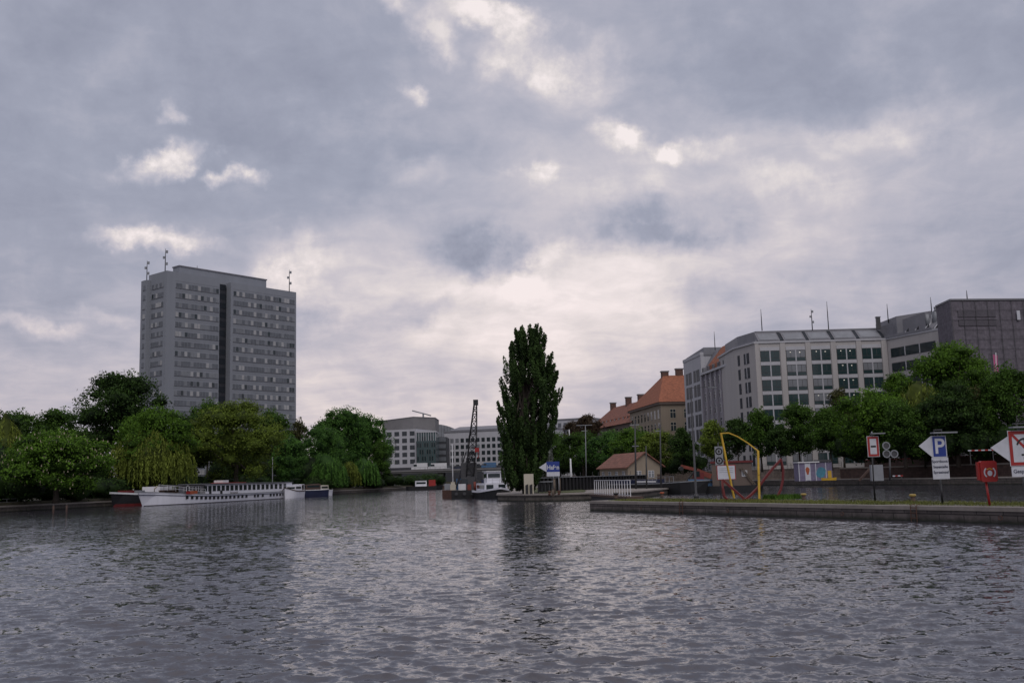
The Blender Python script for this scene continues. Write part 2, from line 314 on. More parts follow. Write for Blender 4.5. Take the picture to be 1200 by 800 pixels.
# ------------------------------------------------------------------ water
def build_water():
    rng = np.random.default_rng(3)
    na, nr = 1000, 1400
    a = np.linspace(R(-40), R(40), na); r = 10.5*np.exp(np.linspace(0, math.log(420/10.5), nr))
    A, Rr = np.meshgrid(a, r); X = Rr*np.sin(A); Yy = Rr*np.cos(A)
    sp = np.maximum(Rr*(r[1]/r[0]-1), Rr*(a[1]-a[0]))
    H = np.zeros_like(X); DX = np.zeros_like(X); DY = np.zeros_like(X)
    patch = 0.80+0.35*np.sin(X*.11+1.3*np.sin(Yy*.05))*np.sin(Yy*.083+.7+np.sin(X*.06))+.15*np.sin(X*.4+Yy*.23+np.sin(Yy*.31))
    for i in range(110):
        lam = .14*math.exp(rng.random()**.75*math.log(.85/.14)); th = math.pi/2 + R(14) + rng.normal()*.45
        k = 2*math.pi/lam; ph = rng.random()*6.283
        amp = .0040*lam**.82
        rm = sp.mean(axis=1) ; rows = np.nonzero(lam/rm > 3.0)[0]
        if len(rows)==0: continue
        e = rows[-1]+1; w_ = np.clip((lam/sp[:e]-3.0)/2.5, 0, 1)*amp
        p = k*(X[:e]*math.cos(th)+Yy[:e]*math.sin(th))+ph; c = np.cos(p)*w_
        H[:e] += np.sin(p)*w_; DX[:e] += c*math.cos(th); DY[:e] += c*math.sin(th)
    H *= patch; X = X+DX*patch*.9; Yy = Yy+DY*patch*.9
    co = np.stack([X.ravel(), Yy.ravel(), H.ravel()], 1)
    idx = np.arange(na*nr).reshape(nr, na)
    q = np.stack([idx[:-1,:-1], idx[:-1,1:], idx[1:,1:], idx[1:,:-1]], -1).reshape(-1,4)
    # the rest of the river: a coarse skirt around the fan
    nb = len(co); big = 4000
    extra = []
    left = [co[i*na] for i in range(0, nr, 50)]; 
    faces = [tuple(x) for x in ()]
    me = bpy.data.meshes.new('water'); nv = len(co)
    sk = np.array([[0,5*math.cos(R(52)),-.02],[-big,-big,-.02],[big,-big,-.02],[big,big,-.02],[-big,big,-.02]]) 
    fl = np.array([[-big,-600,-.3],[big,-600,-.3],[big,big,-.3],[-big,big,-.3]])
    co2 = np.concatenate([co, fl]); q2 = np.concatenate([q[:, ::-1], np.array([[nv,nv+1,nv+2,nv+3]])])
    me.vertices.add(len(co2)); me.vertices.foreach_set('co', co2.astype(np.float32).ravel())
    me.loops.add(q2.size); me.loops.foreach_set('vertex_index', q2.astype(np.int32).ravel())
    me.polygons.add(len(q2)); me.polygons.foreach_set('loop_start', np.arange(0, q2.size, 4, dtype=np.int32))
    me.polygons.foreach_set('use_smooth', np.ones(len(q2), bool)); me.update(); me.validate()
    o = bpy.data.objects.new('water', me); COL.objects.link(o); o['kind'] = 'structure'
    mt = bpy.data.materials.new('river_water'); mt.use_nodes = True; t = NT(mt.node_tree); b = mt.node_tree.nodes['Principled BSDF']
    b.inputs['Base Color'].default_value = (.040,.040,.052,1); b.inputs['Roughness'].default_value = .06; b.inputs['IOR'].default_value = 1.8
    b.inputs['Specular IOR Level'].default_value = .5; b.inputs['Specular Tint'].default_value = (1,.98,1,1)
    tc = t.n('ShaderNodeTexCoord'); mp = t.n('ShaderNodeMapping'); mp.inputs['Scale'].default_value = (.8,1,1); mp.inputs['Rotation'].default_value=(0,0,R(-10)); t.l(tc.outputs['Object'], mp.inputs[0])
    ge = t.n('ShaderNodeNewGeometry'); acc = ge.outputs['Normal']
    gust = t.n('ShaderNodeTexNoise', i_Scale=.035, i_Detail=3.0); t.l(tc.outputs['Object'], gust.inputs['Vector'])
    gm = t.n('ShaderNodeMapRange'); t.l(gust.outputs[0], gm.inputs[0]); gm.inputs[1].default_value=.35; gm.inputs[2].default_value=.65; gm.inputs[3].default_value=.75; gm.inputs[4].default_value=1.2
    for sc, kx, ky, de in ((15.0,.15,.52,2.0),(5.2,.19,.76,3.0),(1.7,.08,.40,2.0)):
        n = t.n('ShaderNodeTexNoise', i_Scale=sc, i_Detail=de, i_Roughness=.6, i_Distortion=.4); t.l(mp.outputs[0], n.inputs['Vector'])
        s_ = t.n('ShaderNodeVectorMath', operation='SUBTRACT'); t.l(n.outputs['Color'], s_.inputs[0]); s_.inputs[1].default_value=(.5,.5,.5)
        m_ = t.n('ShaderNodeVectorMath', operation='MULTIPLY'); t.l(s_.outputs[0], m_.inputs[0]); m_.inputs[1].default_value=(kx,ky,0)
        g_ = t.n('ShaderNodeVectorMath', operation='SCALE'); t.l(m_.outputs[0], g_.inputs[0]); t.l(gm.outputs[0], g_.inputs['Scale'])
        a_ = t.n('ShaderNodeVectorMath', operation='ADD'); t.l(acc, a_.inputs[0]); t.l(g_.outputs[0], a_.inputs[1]); acc = a_.outputs[0]
    nm = t.n('ShaderNodeVectorMath', operation='NORMALIZE'); t.l(acc, nm.inputs[0]); t.l(nm.outputs[0], b.inputs['Normal'])
    me.materials.append(mt)
build_water()
# ------------------------------------------------------------------ banks and ground
def LX(y): return -111.5+.215*y                        # left waterline
def RX(y): return 122-.323*y                          # right waterline
mb = MB(); mb.use(M['earth'])
mb.prism([(-3000,-200),(LX(-100)-1,-100),(LX(412)-1,412),(-3000,412)], -1, 1.5); struct('left_bank_ground', mb)
mb = MB(); mb.use(M['quay2']); mb.prism([(LX(60)-1,60),(LX(60),60),(LX(412),412),(LX(412)-1,412)], -1, .75)
mb.use(M['coping']); mb.prism([(LX(60)-1.2,60),(LX(60)+.12,60),(LX(412)+.12,412),(LX(412)-1.2,412)], .75, 1.0); struct('left_quay', mb)
mb = MB(); mb.use(M['earth']); mb.prism([(-3500,430),(3500,430),(3500,3800),(-3500,3800)], -1, 2.2); struct('far_ground', mb)
# right bank: quay walk, retaining wall, street level.  local frame along the bank
u_r = Vector((-.323,1,0)).normalized(); ang_r = math.atan2(u_r.y, u_r.x); P0r = Vector((RX(60),60,0))
ML = Matrix.Identity(4)
mb = MB(); mb.use(M['quay2']); mb.box(0,420,-1.2,0,-1,.95); mb.use(M['coping']); mb.box(0,420,-1.2,.1,.95,1.12)
struct('far_quay', mb, P0r, ang_r)
mb = MB(); mb.use(M['pave']); mb.box(0,420,-9,-1.2,-1,1.08); struct('quay_walk', mb, P0r, ang_r)
mb = MB(); mb.use(M['earth']); mb.box(-20,430,-900,-9.6,-1,3.2); struct('right_bank_ground', mb, P0r, ang_r)
def px_on_bank(px, off=0, py=560):                    # distance along the right bank (offset inland) seen at px
    n = Vector((u_r.y,-u_r.x,0)); p = P0r+n*off
    return on_line(px, py, (p.x,p.y), (u_r.x,u_r.y))[0]
s1000 = px_on_bank(985, 9)
mb = MB(); mb.use(M['brickwall']); mb.box(0,s1000,-9.6,-9,-1,3.0); mb.use(M['coping']); mb.box(0,s1000,-9.75,-8.9,3.0,3.25)
o = mb.obj('retaining_wall', None, P0r, ang_r); tag(o,'dark brown brick retaining wall behind the quay on the right','wall')
mb = MB(); mb.use(M['sand']); mb.box(s1000,300,-9.6,-9,-1,3.25); mb.use(M['coping']); mb.box(s1000,300,-9.75,-8.9,3.25,3.45)
o = mb.obj('retaining_wall', None, P0r, ang_r); tag(o,'pale sandstone retaining wall behind the mural painted kiosk','wall')
mb = MB(); mb.use(M['brickwall']); mb.box(0,s1000-4,-12.5,-11.9,3.0,4.5); mb.use(M['dkred']); mb.box(0,s1000-4,-12.6,-11.8,4.5,4.68)
o = mb.obj('terrace_wall', None, P0r, ang_r); tag(o,'dark reddish terrace wall set back above the brick quay wall','wall')
# railing on the street edge
g = thing('railing','thin dark railing along the top of the pale sandstone wall','railing',P0r,ang_r)
mb = MB(); mb.use(M['dkgrey']); mb.beam((0,0,0),(0,0,1.05),.06); pm_=mb.mesh('post')
for k in range(int(s1000), 250, 3): o=bpy.data.objects.new('post',pm_); COL.objects.link(o); o.parent=g; o.location=(k,-9.3,3.45)
mb = MB(); mb.use(M['dkgrey'])
for z in (3.8,4.15,4.5): mb.beam((s1000,-9.3,z),(250,-9.3,z),.05)
mb.obj('rail', g)
# lock island with the poplar
mb = MB(); mb.use(M['quay2'])
isl = [(-2.5,136),(1.0,129.5),(4.5,126.5),(13.2,126),(17,133),(22.5,150),(24,300),(8,395),(-5,395),(-2,200),(-2.6,150)]
mb.prism(isl, -1, .75); mb.use(M['coping'])
isc = [(-2.7,136),(.9,129.3),(4.4,126.3),(13.4,125.8),(17.2,132.8),(22.7,150),(24.2,300),(8,395.2),(-5,395.2),(-2.2,200),(-2.8,150)]
mb.prism(isc, .75, .92); struct('lock_island', mb)
mb = MB(); mb.use(M['turf']); mb.prism([(3,134),(6,131),(9,133),(10,145),(9,200),(1,200),(1,150)], .9, 1.0); struct('island_earth', mb)
# the pier, local frame: x along the water front, y inland
Pp = Vector((6.3,89,0)); u_p = Vector((25.7-6.3,50-89,0)).normalized(); ang_p = math.atan2(u_p.y,u_p.x)
mb = MB(); mb.use(M['quay']); LP = 75
mb.prism([(.3,0),(LP,0),(LP,6),(1.4,6),(0,4),(0,.5)], -1.5, .62); struct('pier', mb, Pp, ang_p)
mb = MB(); mb.use(M['coping']); mb.prism([(.25,-.06),(LP,-.06),(LP,.75),(1.2,.75)], .62, .84)
mb.prism([(1.2,.752),(1.9,.752),(1.9,5.3),(1.3,6.06),(-.06,4.05),(-.06,.45),(.25,-.058)], .62, .838)
mb.prism([(1.9,5.35),(LP,5.35),(LP,6.06),(1.4,6.06)], .62, .836); struct('pier_coping', mb, Pp, ang_p)
mb = MB(); mb.use(M['turf']); mb.box(1.9,LP,.75,5.35,.5,.83); struct('pier_turf', mb, Pp, ang_p)
mb = MB(); mb.use(M['pave']); mb.box(33,LP,.755,2.1,.6,.85); struct('pier_path', mb, Pp, ang_p)
def pier_pt(px, py): return onz(px, py, .84)
# grass tufts on the pier
def grass(name, n, x0,x1,y0,y1,z,hmin,hmax,seed,mt,wd=.03,clump=None):
    rng = np.random.default_rng(seed)
    c = np.stack([rng.uniform(x0,x1,n), rng.uniform(y0,y1,n), np.full(n,z)],1)
    if clump is not None:
        k = rng.integers(0,len(clump),n); cl = np.array(clump); c[:,:2] = cl[k,:2]+rng.normal(size=(n,2))*cl[k,2:3]
    h = rng.uniform(hmin,hmax,n)*(.7+.6*np.sin(c[:,0]*.9+np.sin(c[:,1]*2))**2)
    if clump is not None: h = rng.uniform(hmin,hmax,n)
    th = rng.uniform(0,6.28,n); d = np.stack([np.cos(th),np.sin(th),np.zeros(n)],1)*wd
    lean = rng.normal(size=(n,3))*np.array([.35,.35,0])*h[:,None]
    top = c+lean+np.array([0,0,1])*h[:,None]
    v = np.stack([c-d,c+d,top],1).reshape(-1,3)
    me = bpy.data.meshes.new(name); me.vertices.add(3*n); me.vertices.foreach_set('co', v.astype(np.float32).ravel())
    me.loops.add(3*n); me.loops.foreach_set('vertex_index', np.arange(3*n,dtype=np.int32)); me.polygons.add(n); me.polygons.foreach_set('loop_start', np.arange(0,3*n,3,dtype=np.int32))
    at_ = me.attributes.new('tint','FLOAT','FACE'); at_.data.foreach_set('value', rng.random(n).astype(np.float32)*1.1); me.update(); me.materials.append(mt)
    o = bpy.data.objects.new(name, me); COL.objects.link(o); return o
L_grass = leafmat('grass_blades', (.05,.06,.018), (.16,.17,.05))
o = grass('grass', 34000, 1.9, LP, .7, 5.4, .8, .04, .20, 5, L_grass, .025); o.location = Pp; o.rotation_euler = (0,0,ang_p); o['kind']='stuff'; o['label']='short tufty grass covering the top of the stone pier'; o['category']='grass'
wp = pier_pt(915,584)
g = thing('weed_clump','dark green clump of weeds growing on the pier beside the red sculpture','plant',(wp.x,wp.y,.8))
o = grass('foliage', 2600, 0,0,0,0,0,.06,.46,9, L_mid, .045, clump=[(-1.1,0,.12),(-.6,.1,.3),(0,.2,.22),(.15,-.2,.4),(.6,0,.25),(1.2,.1,.18)]); o.parent=g
mb=MB(); mb.use(M['brown']); mb.tube([(-.5,0,0),(-.5,0,.25)],.02); mb.obj('stem',g); mb=MB(); mb.use(M['brown']); mb.tube([(.3,0,0),(.35,0,.3)],.02); mb.obj('stem',g)
# ------------------------------------------------------------------ apartment tower
HT = at(193,317,281).z
P0 = Vector((at(193,450,281).x, 281, 0)); Y1=316.5; P1 = Vector((at(346,450,Y1).x, Y1, 0)); ut = (P1-P0).normalized(); LT=(P1-P0).length; ang_t=math.atan2(ut.y,ut.x)
def ta(px): return on_line(px, 420, (P0.x,P0.y), (ut.x,ut.y))[0]
tower = thing('apartment_tower','tall grey concrete apartment tower above the trees, with mast aerials and a dark central recess','building',P0,ang_t)
a1=ta(256.5); a2=ta(263.5)+1.6; vt=Vector((-ut.y,ut.x,0)); Pc=P0+ut*(-1.2); DB=on_line(163.5,420,(Pc.x,Pc.y),(vt.x,vt.y))[0]; DT=DB-2; WS=on_line(174.5,420,(P0.x,P0.y),(vt.x,vt.y))[0]; print('tower depth',DB,WS)
mb = MB(); mb.use(M['tower']); H2=HT-.6
mb.box(0,a1,0,DT,1.5,HT); mb.box(a2,LT,-.4,DT-1,1.5,H2); mb.box(-1.2,-.01,WS,DB,1.5,HT-1.6)
mb.box(a1,a2,2.0,DT-1,1.5,HT-.3); mb.obj('wall', tower)
mb = MB(); mb.use(M['towerdark']); mb.box(a1+.05,a2-.05,1.8,2.05,1.5,HT-2.0)
mb.use(M['glass'])
for k in range(22): mb.use(M['glass_m']); mb.box(a1+.3,a2-.3,1.7,1.85,2.5+k*2.83,4.2+k*2.83)
mb.obj('recess_glazing', tower)
mb = MB(); mb.use(M['tower']); mb.box(6.0,LT-9,3.2,DT-3,HT-.5,HT+2.6); mb.use(M['zinc']); mb.box(5.8,LT-8.8,3.0,DT-2.8,HT+2.6,HT+2.95); mb.obj('penthouse', tower)
rngT = random.Random(11)
def ribbon(mb, x0, x1, z0, z1, y, flip=None, cell=1.05, curtp=.16):
    x=x0; n=max(1,int(round((x1-x0)/cell))); cw=(x1-x0)/n; run=None
    for i in range(n):
        r=rngT.random(); k='glass_t' if r<.62 else ('curtain' if r<.62+curtp*.55 else ('glass_b' if r<.93 else 'glass'))
        if i%4==3 and rngT.random()<.55: k='curtain'
        mb.use(M[k]); dd = .0 if k!='curtain' else -.012
        a=x0+i*cw+.08; b=x0+(i+1)*cw-.08
        if flip: mb.box(y-.05+dd,y+.02,a,b,z0+.05,z1-.05)
        else: mb.box(a,b,y-.05+dd,y+.02,z0+.05,z1-.05)
    mb.use(M['zinc'])
    if flip: mb.box(y-.16,y,x0-.05,x1+.05,z0-.12,z0)
    else: mb.box(x0-.05,x1+.05,y-.16,y,z0-.12,z0)
FL=2.83; za=on_line(205,331,(P0.x,P0.y),(ut.x,ut.y))[1]
w0=ta(204.5); w1=a1-.25; w2=a2+.9; w3=LT-.6
for k in range(22):
    zt_=za-k*FL; 
    if zt_<4: break
    for (x0,x1,y) in ((w0,w1,0),(w2,w3,-.4)):
        mb=MB(); ribbon(mb,x0,x1,zt_-1.45,zt_,y); mb.obj('window_band',tower)
    mb=MB()
    mb.use(M['glass']); 
    ribbon(mb,WS*.18,WS-.8,zt_-1.35,zt_,0,flip=True,curtp=.2); mb.obj('window_band',tower); mb=MB()
    ribbon(mb,WS+.6,WS+(DB-WS)*.62,zt_-1.35,zt_,-1.2,flip=True,curtp=.2); mb.obj('window_band',tower)
    for (x0,x1,y) in ((w0-.2,w1+.2,0),(w2-.2,w3+.2,-.4)):
        mb=MB(); mb.use(M['zinc']); mb.box(x0,x1,y-.03,y,zt_+.5,zt_+.58); mb.obj('floor_joint',tower)
def aerial(px, pytop, pybase, Y, label, dish=True, r=.12, w_=1.0, grp=None):
    b=at(px,pybase,Y); tpz=at(px,pytop,Y).z
    g=thing('mast_aerial',label,'aerial',b)
    mb=MB(); mb.use(M['dkgrey']); hgt=tpz-b.z; mb.tube([(0,0,-.3),(0,0,hgt*.6),(0,0,hgt)],[r,r*.8,r*.35],6); mb.obj('mast',g)
    if dish:
        mb=MB(); mb.use(M['grey'])
        for zz,sx in ((.35,1),(.62,-1),(.88,1)):
            mb.box(sx*.15*w_-.12, sx*.15*w_+.55*w_*sx if sx>0 else sx*.15*w_+.12,-.15,.15,hgt*zz-.5*w_,hgt*zz+.3*w_) if sx>0 else mb.box(-.7*w_,-.1,-.15,.15,hgt*zz-.4*w_,hgt*zz+.3*w_)
        mb.obj('antenna_panel',g)
    return g
aerial(172,305,328,296,'short mast aerial at the left corner of the tower roof',True,.14)
aerial(193.5,291.5,318,284,'tall mast aerial on the near corner of the tower roof',True,.15)
aerial(231,311,317,296,'tiny mast aerial on the tower penthouse roof',False,.1)
aerial(339,316,340,314,'mast aerial at the right end of the tower roof',True,.15)
# ------------------------------------------------------------------ window unit for office building
def bay_window_mesh(w_, h_, glass='greenglass', sill='greenglass', mull=2, bar=M['stone2']):
    mb=MB(); mb.use(M['dkgrey']); mb.box(-w_/2,w_/2,-.02,.10,0,h_)
    cw=w_/mull
    for i in range(mull):
        x0=-w_/2+i*cw+.12; x1=-w_/2+(i+1)*cw-.12
        mb.use(M[glass]); mb.box(x0,x1,-.05,0,h_*.34,h_-.1)
        mb.use(M[sill]); mb.box(x0,x1,-.07,0,.1,h_*.30)
        mb.use(M['dkgrey']); xm=(x0+x1)/2; mb.box(xm-.04,xm+.04,-.075,0,h_*.34,h_-.1)
        if i: mb.use(bar); mb.box(-w_/2+i*cw-.15,-w_/2+i*cw+.15,-.12,.02,0,h_)
    return mb.mesh('window')
def add_window(me, parent, loc, rz=0, name='window'):
    o=bpy.data.objects.new(name,me); COL.objects.link(o); o.parent=parent; o.location=loc; o.rotation_euler=(0,0,rz); return o
# ------------------------------------------------------------------ grey office block, right
YB=245
def oz(px,py,Y=YB): return at(px,py,Y).z
xL=at(887,450,YB).x; xR=at(1042,450,YB).x
B0=Vector((xL,YB,0)); office=thing('office_building','long grey stone office building with dark bay windows behind the quay trees','building',B0,0)
Wd=xR-xL; cx_=at(862,450,256).x-xL; cy_=256-YB
zc=oz(887,402.5); ztop=oz(887,386)
wx=at(1104,420,229).x-xL; wy=229-YB; wx0=Wd+1.0
mb=MB(); mb.use(M['stone'])
foot=[(0,0),(Wd,0),(Wd+.2,-.0),(wx,wy),(wx+4,wy+1),(wx+4,30),(cx_,30),(cx_,cy_)]
mb.prism(foot,2.5,zc); mb.use(M['stone2'])
big=[(-.25,-.3),(Wd,-.3),(wx,wy-.3),(wx+4.2,wy+.8),(wx+4.2,30.3),(cx_-.3,30.3),(cx_-.3,cy_-.2)]
mb.prism(big,zc+.01,zc+.45); mb.obj('wall',office)
mb=MB(); mb.use(M['zinc'])
roofb=[(.3,.5),(Wd-.5,.5),(wx-1,wy+2),(wx-1,29),(cx_+.5,29),(cx_+.5,cy_+.4)]
mb.prism(roofb,zc+.4,[zc+1.0]*6); 
roofc=[(1.3,3.2),(Wd-1,3.2),(Wd+.6,1),(wx-1,wy+5),(wx-1,28),(cx_+1.5,28),(cx_+1.5,cy_+2)]
mb.prism(roofc,zc+.9,[ztop,ztop,ztop+.3,ztop+1.5,ztop+1.5,ztop,ztop]); mb.obj('roof',office)
# columns of bays
cols=[(892,913),(921.5,944),(951.5,973),(981.5,1003),(1011,1033)]
FH=(oz(900,411)-oz(900,462.5))/3
zwt=oz(900,411)
bw=(at(913,440,YB).x-at(892,440,YB).x)*1.09
me_bay=bay_window_mesh(bw,FH*.74); me_blind=bay_window_mesh(bw,FH*.74,'glass_b'); me_lit=bay_window_mesh(bw,FH*.74)
_t=MB(); _t.use(M['lamplight']); _t.box(-bw*.27,-bw*.21,-.06,-.052,FH*.58,FH*.63); _t.box(bw*.2,bw*.26,-.06,-.052,FH*.56,FH*.61); me_lamp=_t.mesh('room_lamp')
me_nar=bay_window_mesh(1.2,FH*.74,'glass_m','glass_m',mull=1)
me_side=bay_window_mesh(2.8,FH*.74,'glass_m','glass_m',mull=2)
nf=int((zwt-3.5)/FH)+1
ctr=[]
for (p0,p1) in cols:
    xc=at((p0+p1)/2,420,YB).x-xL; ctr.append(xc)
    for k in range(nf):
        z=zwt-FH*.74-k*FH
        if z<2.6: continue
        w_o=add_window(random.choice([me_bay,me_bay,me_bay,me_bay,me_blind]),office,(xc,-.02,z))
        if 952<=p0<=982 or random.random()<.15: add_window(me_lamp,w_o,(random.uniform(-.2,.2),0,0),0,'room_lamp')
ang_c=math.atan2(cy_,cx_)           # chamfer direction
Lc=math.hypot(cx_,cy_)
for k in range(nf):
    z=zwt-FH*.74-k*FH
    if z<2.6: continue
    for d_,me in ((4.6,me_side),(8.8,me_nar)):
        add_window(me,office,(cx_*d_/Lc-.03,cy_*d_/Lc-.02,z),ang_c+math.pi)
# piers between bays
mb=MB(); mb.use(M['stone']); edges=[0]+[ (ctr[i]+ctr[i+1])/2 for i in range(4)]+[Wd]
for i in range(1,5): mb.box(edges[i]-.62,edges[i]+.62,-.22,.02,2.5,zc)
mb.box(.0,.9,-.22,.02,2.5,zc); mb.box(Wd-1.2,Wd+.1,-.22,.02,2.5,zc)
mb.use(M['stone2'])
for k in range(nf):
    z=zwt-k*FH+.03
    for xc in ctr: mb.box(xc-bw/2,xc+bw/2,-.12,.02,z,z+FH*.26-.08)
mb.obj('pilaster',office)
# sloping attic studio windows
zd0=zc+.5; zd1=ztop-.5
for xc in ctr:
    mb=MB(); mb.use(M['zinc']); hw=bw/2+.3
    def side(x): mb.face((x,-.1,zd0),(x,3.2,zd0),(x,3.2,zd1+.3),(x,2.2,zd1+.3))
    mb.prism([(xc-hw,-.1),(xc+hw,-.1),(xc+hw,3.4),(xc-hw,3.4)],zd0,[zd0+.2,zd0+.2,zd1+.2,zd1+.2])
    mb.use(M['glass_m']); mb.prism([(xc+hw+.02,-.05),(xc+hw+.75,-.05),(xc+hw+.75,3.2),(xc+hw+.02,3.2)],zd0,[zd0+.25,zd0+.25,zd1+.1,zd1+.1])
    dm=mb.obj('dormer',office)
    mb=MB(); mb.use(M['glass_b']); a=.12; 
    zA=zd0+.2+(zd1-zd0)*.06; zB=zd0+.2+(zd1-zd0)*.80; yA=-.1+3.5*.06; yB=-.1+3.5*.80
    mb.face((xc-hw+.4,yA-.05,zA+.05),(xc+hw-.4,yA-.05,zA+.05),(xc+hw-.4,yB-.05,zB+.05),(xc-hw+.4,yB-.05,zB+.05))
    gl=mb.obj('glazing',dm)
# right wing window bands, attic ribs and penthouse
uw=Vector((wx-Wd-.2,wy,0)); Lw=uw.length; angw=math.atan2(uw.y,uw.x)
for k in range(nf):
    z=zwt-FH*.78-k*FH+.15
    if z<3: continue
    mb=MB(); mb.use(M['dkgrey']); mb.box(1.2,Lw-1.6,-.06,.05,0,FH*.62)
    mb.use(M['glass']); nn=3; cw=(Lw-3.0)/nn
    for i in range(nn): mb.box(1.4+i*cw,1.2+(i+1)*cw,-.10,-.02,.12,FH*.62-.12)
    mb.use(M['stone2'])
    for i in range(1,nn): mb.box(1.16+i*cw,1.4+i*cw,-.2,.02,-.0,FH*.62)
    mb.obj('window_band',office,(Wd+.2,0,z),angw)
for i in range(5):
    mb=MB(); mb.use(M['stone2']); x=Lw*(.14+.19*i)
    mb.prism([(x,0),(x+.3,0),(x+.3,4.5),(x,4.5)],0,[.2,.2,4.3,4.3])
    mb.use(M['zinc']); mb.prism([(x+.3,.2),(x+2.3,.2),(x+2.3,4.5),(x+.3,4.5)],0,[.1,.1,3.4,3.4])
    mb.use(M['black']); mb.prism([(x+.5,.05),(x+1.8,.05),(x+1.8,.15),(x+.5,.15)],.1,[.2,1.4,1.4,.2])
    mb.obj('attic_fin',office,(Wd+.2,0,zc+.45),angw)
mb=MB(); mb.use(M['zinc']); pa=at(1056,372,238).x-xL; pb=at(1094,372,238).x-xL; zp=at(1070,364,238).z
mb.prism([(pa,-4),(pb,-6),(pb,10),(pa,10)],zc,[zp-.8,zp,zp,zp-.6]); mb.obj('penthouse',office)
mb=MB(); mb.use(M['grey']); vx=at(1097,370,233).x-xL; zv=at(1097,361,233).z
mb.tube([(vx,-11,zc+2),(vx,-11,zv-.8),(vx+.3,-11,zv),(vx+1,-11,zv-.4)],.55,10); mb.tube([(vx-1.6,-10.5,zc+2),(vx-1.6,-10.5,zv-1.2)],.6,8); mb.obj('ventilation_duct',office)
for a in ((893,362,383,248,'thin aerial rod above the first attic window of the grey office building',False),
          (952,362,382,248,'aerial with crossbars above the third attic window of the office building',True),
          (971,353,382,249,'tallest aerial rod on the roof of the grey office building',False),
          (1041,356,374,246,'thin aerial rod where the office roof begins to rise',False),
          (1092,348,364,238,'thin aerial rod beside the rooftop ducts',False),
          (838,388,406,285,'thin aerial rod on the roof beside the orange tiles',False),
          (1134,340,353,205,'faint aerial rod on the netted building',False)):
    aerial(a[0],a[1],a[2]+3,a[3],a[4],a[5],.13,.7)
b_=at(1029.5,383,246); g=thing('roof_chimney','small dark chimney pipe on the office roof','chimney',b_); mb=MB(); mb.use(M['dkgrey']); mb.box(-.45,.45,-.4,.4,-.5,at(1029,372,246).z-b_.z); mb.obj('stack',g); mb=MB(); mb.use(M['zinc']); mb.box(-.55,.55,-.5,.5,at(1029,372,246).z-b_.z,at(1029,371,246).z-b_.z); mb.obj('cap',g)
# ------------------------------------------------------------------ netted building, far right
xa=at(1107,450,207).x; xb=at(1122,450,200).x; zn=at(1122,352,200).z
net=thing('netted_building','building wrapped in dark purple grey scaffold netting beside the office block','building',(xb,200,0))
mb=MB(); mb.use(M['net']); mb.prism([(0,0),(50,6),(50,40),(xa-xb+17,40),(xa-xb,8)],2.5,zn); mb.obj('netting',net)
mb=MB(); mb.use(M['zinc']); mb.prism([(-.1,-.2),(50.2,5.8),(50.2,40.2),(xa-xb+16.8,40.2),(xa-xb-.2,7.9)],zn,zn+.35); mb.obj('parapet',net)
mb=MB(); mb.use(M['netd']); 
for zz in (zn-3.4,zn-5.2): mb.prism([(1.4,.1),(9.5,1.1),(9.5,1.0),(1.4,.0)],zz,zz+1.3)
mb.use(M['net']); mb.obj('dark_strip',net)
mb=MB(); mb.use(M['dkgrey'])
mb.beam((0,0,2.5),(0,0,zn),.07); pm_=mb.mesh('scaffold_pole')
for i in range(9): add_window(pm_,net,(i*2.6,i*.312-.22,0),0,'scaffold_pole')
mb=MB(); mb.use(M['dkgrey']); mb.beam((0,-.2,0),(22,2.44,0),.05); pm_=mb.mesh('scaffold_rail')
for k in range(17): add_window(pm_,net,(0,0,zn-2*k),0,'scaffold_rail')
mb=MB(); mb.use(M['signwhite']); xs=at(1197,368,200).x-xb; zs=at(1197,373.5,200).z; mb.box(xs-.3,xs+.35,xs*.12-.5,xs*.12-.4,zs,zs+1.9); mb.obj('white_panel',net)
# ------------------------------------------------------------------ classical grey building with the orange attic
Q0=Vector((at(802,450,312).x,312,0)); Q1=Vector((at(860,450,262).x,262,0)); uq=(Q1-Q0).normalized(); LQ=(Q1-Q0).length; angq=math.atan2(uq.y,uq.x)
def qa(px,py): return on_line(px,py,(Q0.x,Q0.y),(uq.x,uq.y))
old=thing('classical_building','narrow pale building with tall pilasters and an orange tiled attic beside the office block','building',Q0,angq)
qm=qa(822,440)[0]; zcor=qa(824,437)[1]; zroofL=qa(819,411)[1]; zr=qa(835,406)[1]
mb=MB(); mb.use(M['stone2']); mb.box(0,qm,0,24,2.5,zroofL-1.5); mb.use(M['lilac']); mb.box(qm,LQ+6,.3,24,2.5,zcor-.6); mb.obj('wall',old)
xo=qa(828,430)[0]
mb=MB(); mb.use(M['stone2']); mb.box(qm-.1,LQ+6,-.5,1,zcor-.6,zcor); mb.box(-.2,qm+.1,-.15,1,zroofL-1.5,zroofL-.6); mb.obj('cornice',old)
mb=MB(); mb.use(M['zinc']); mb.prism([(.3,1),(qm+.3,1),(qm+.3,23),(.3,23)],zroofL-1.5,[zroofL,zroofL+.8,zroofL+.8,zroofL]); mb.box(qm+.3,LQ+6,4.1,23,zcor-.6,zr)
mb.prism([(qm,.2),(xo,.2),(xo,4),(qm,4)],zcor-.5,[zcor,zcor,zr,zr]); mb.obj('roof',old)
mb=MB(); mb.use(M['roof']); x0=xo+.1
mb.prism([(x0,.1),(LQ+6,.1),(LQ+6,3.4),(x0+5,3.4)],zcor-.4,[zcor+1.4,zcor+1.4,zr+.2,zr+.2]); mb.obj('tiled_roof',old)
dmesh=MB(); dmesh.use(M['zinc']); dmesh.prism([(-.8,-.2),(.8,-.2),(.8,2),(-.8,2)],0,[1.4,1.4,1.6,1.6]); dmesh.use(M['glass_m']); dmesh.box(-.6,.6,-.26,-.2,.2,1.2); dme=dmesh.mesh('dormer')
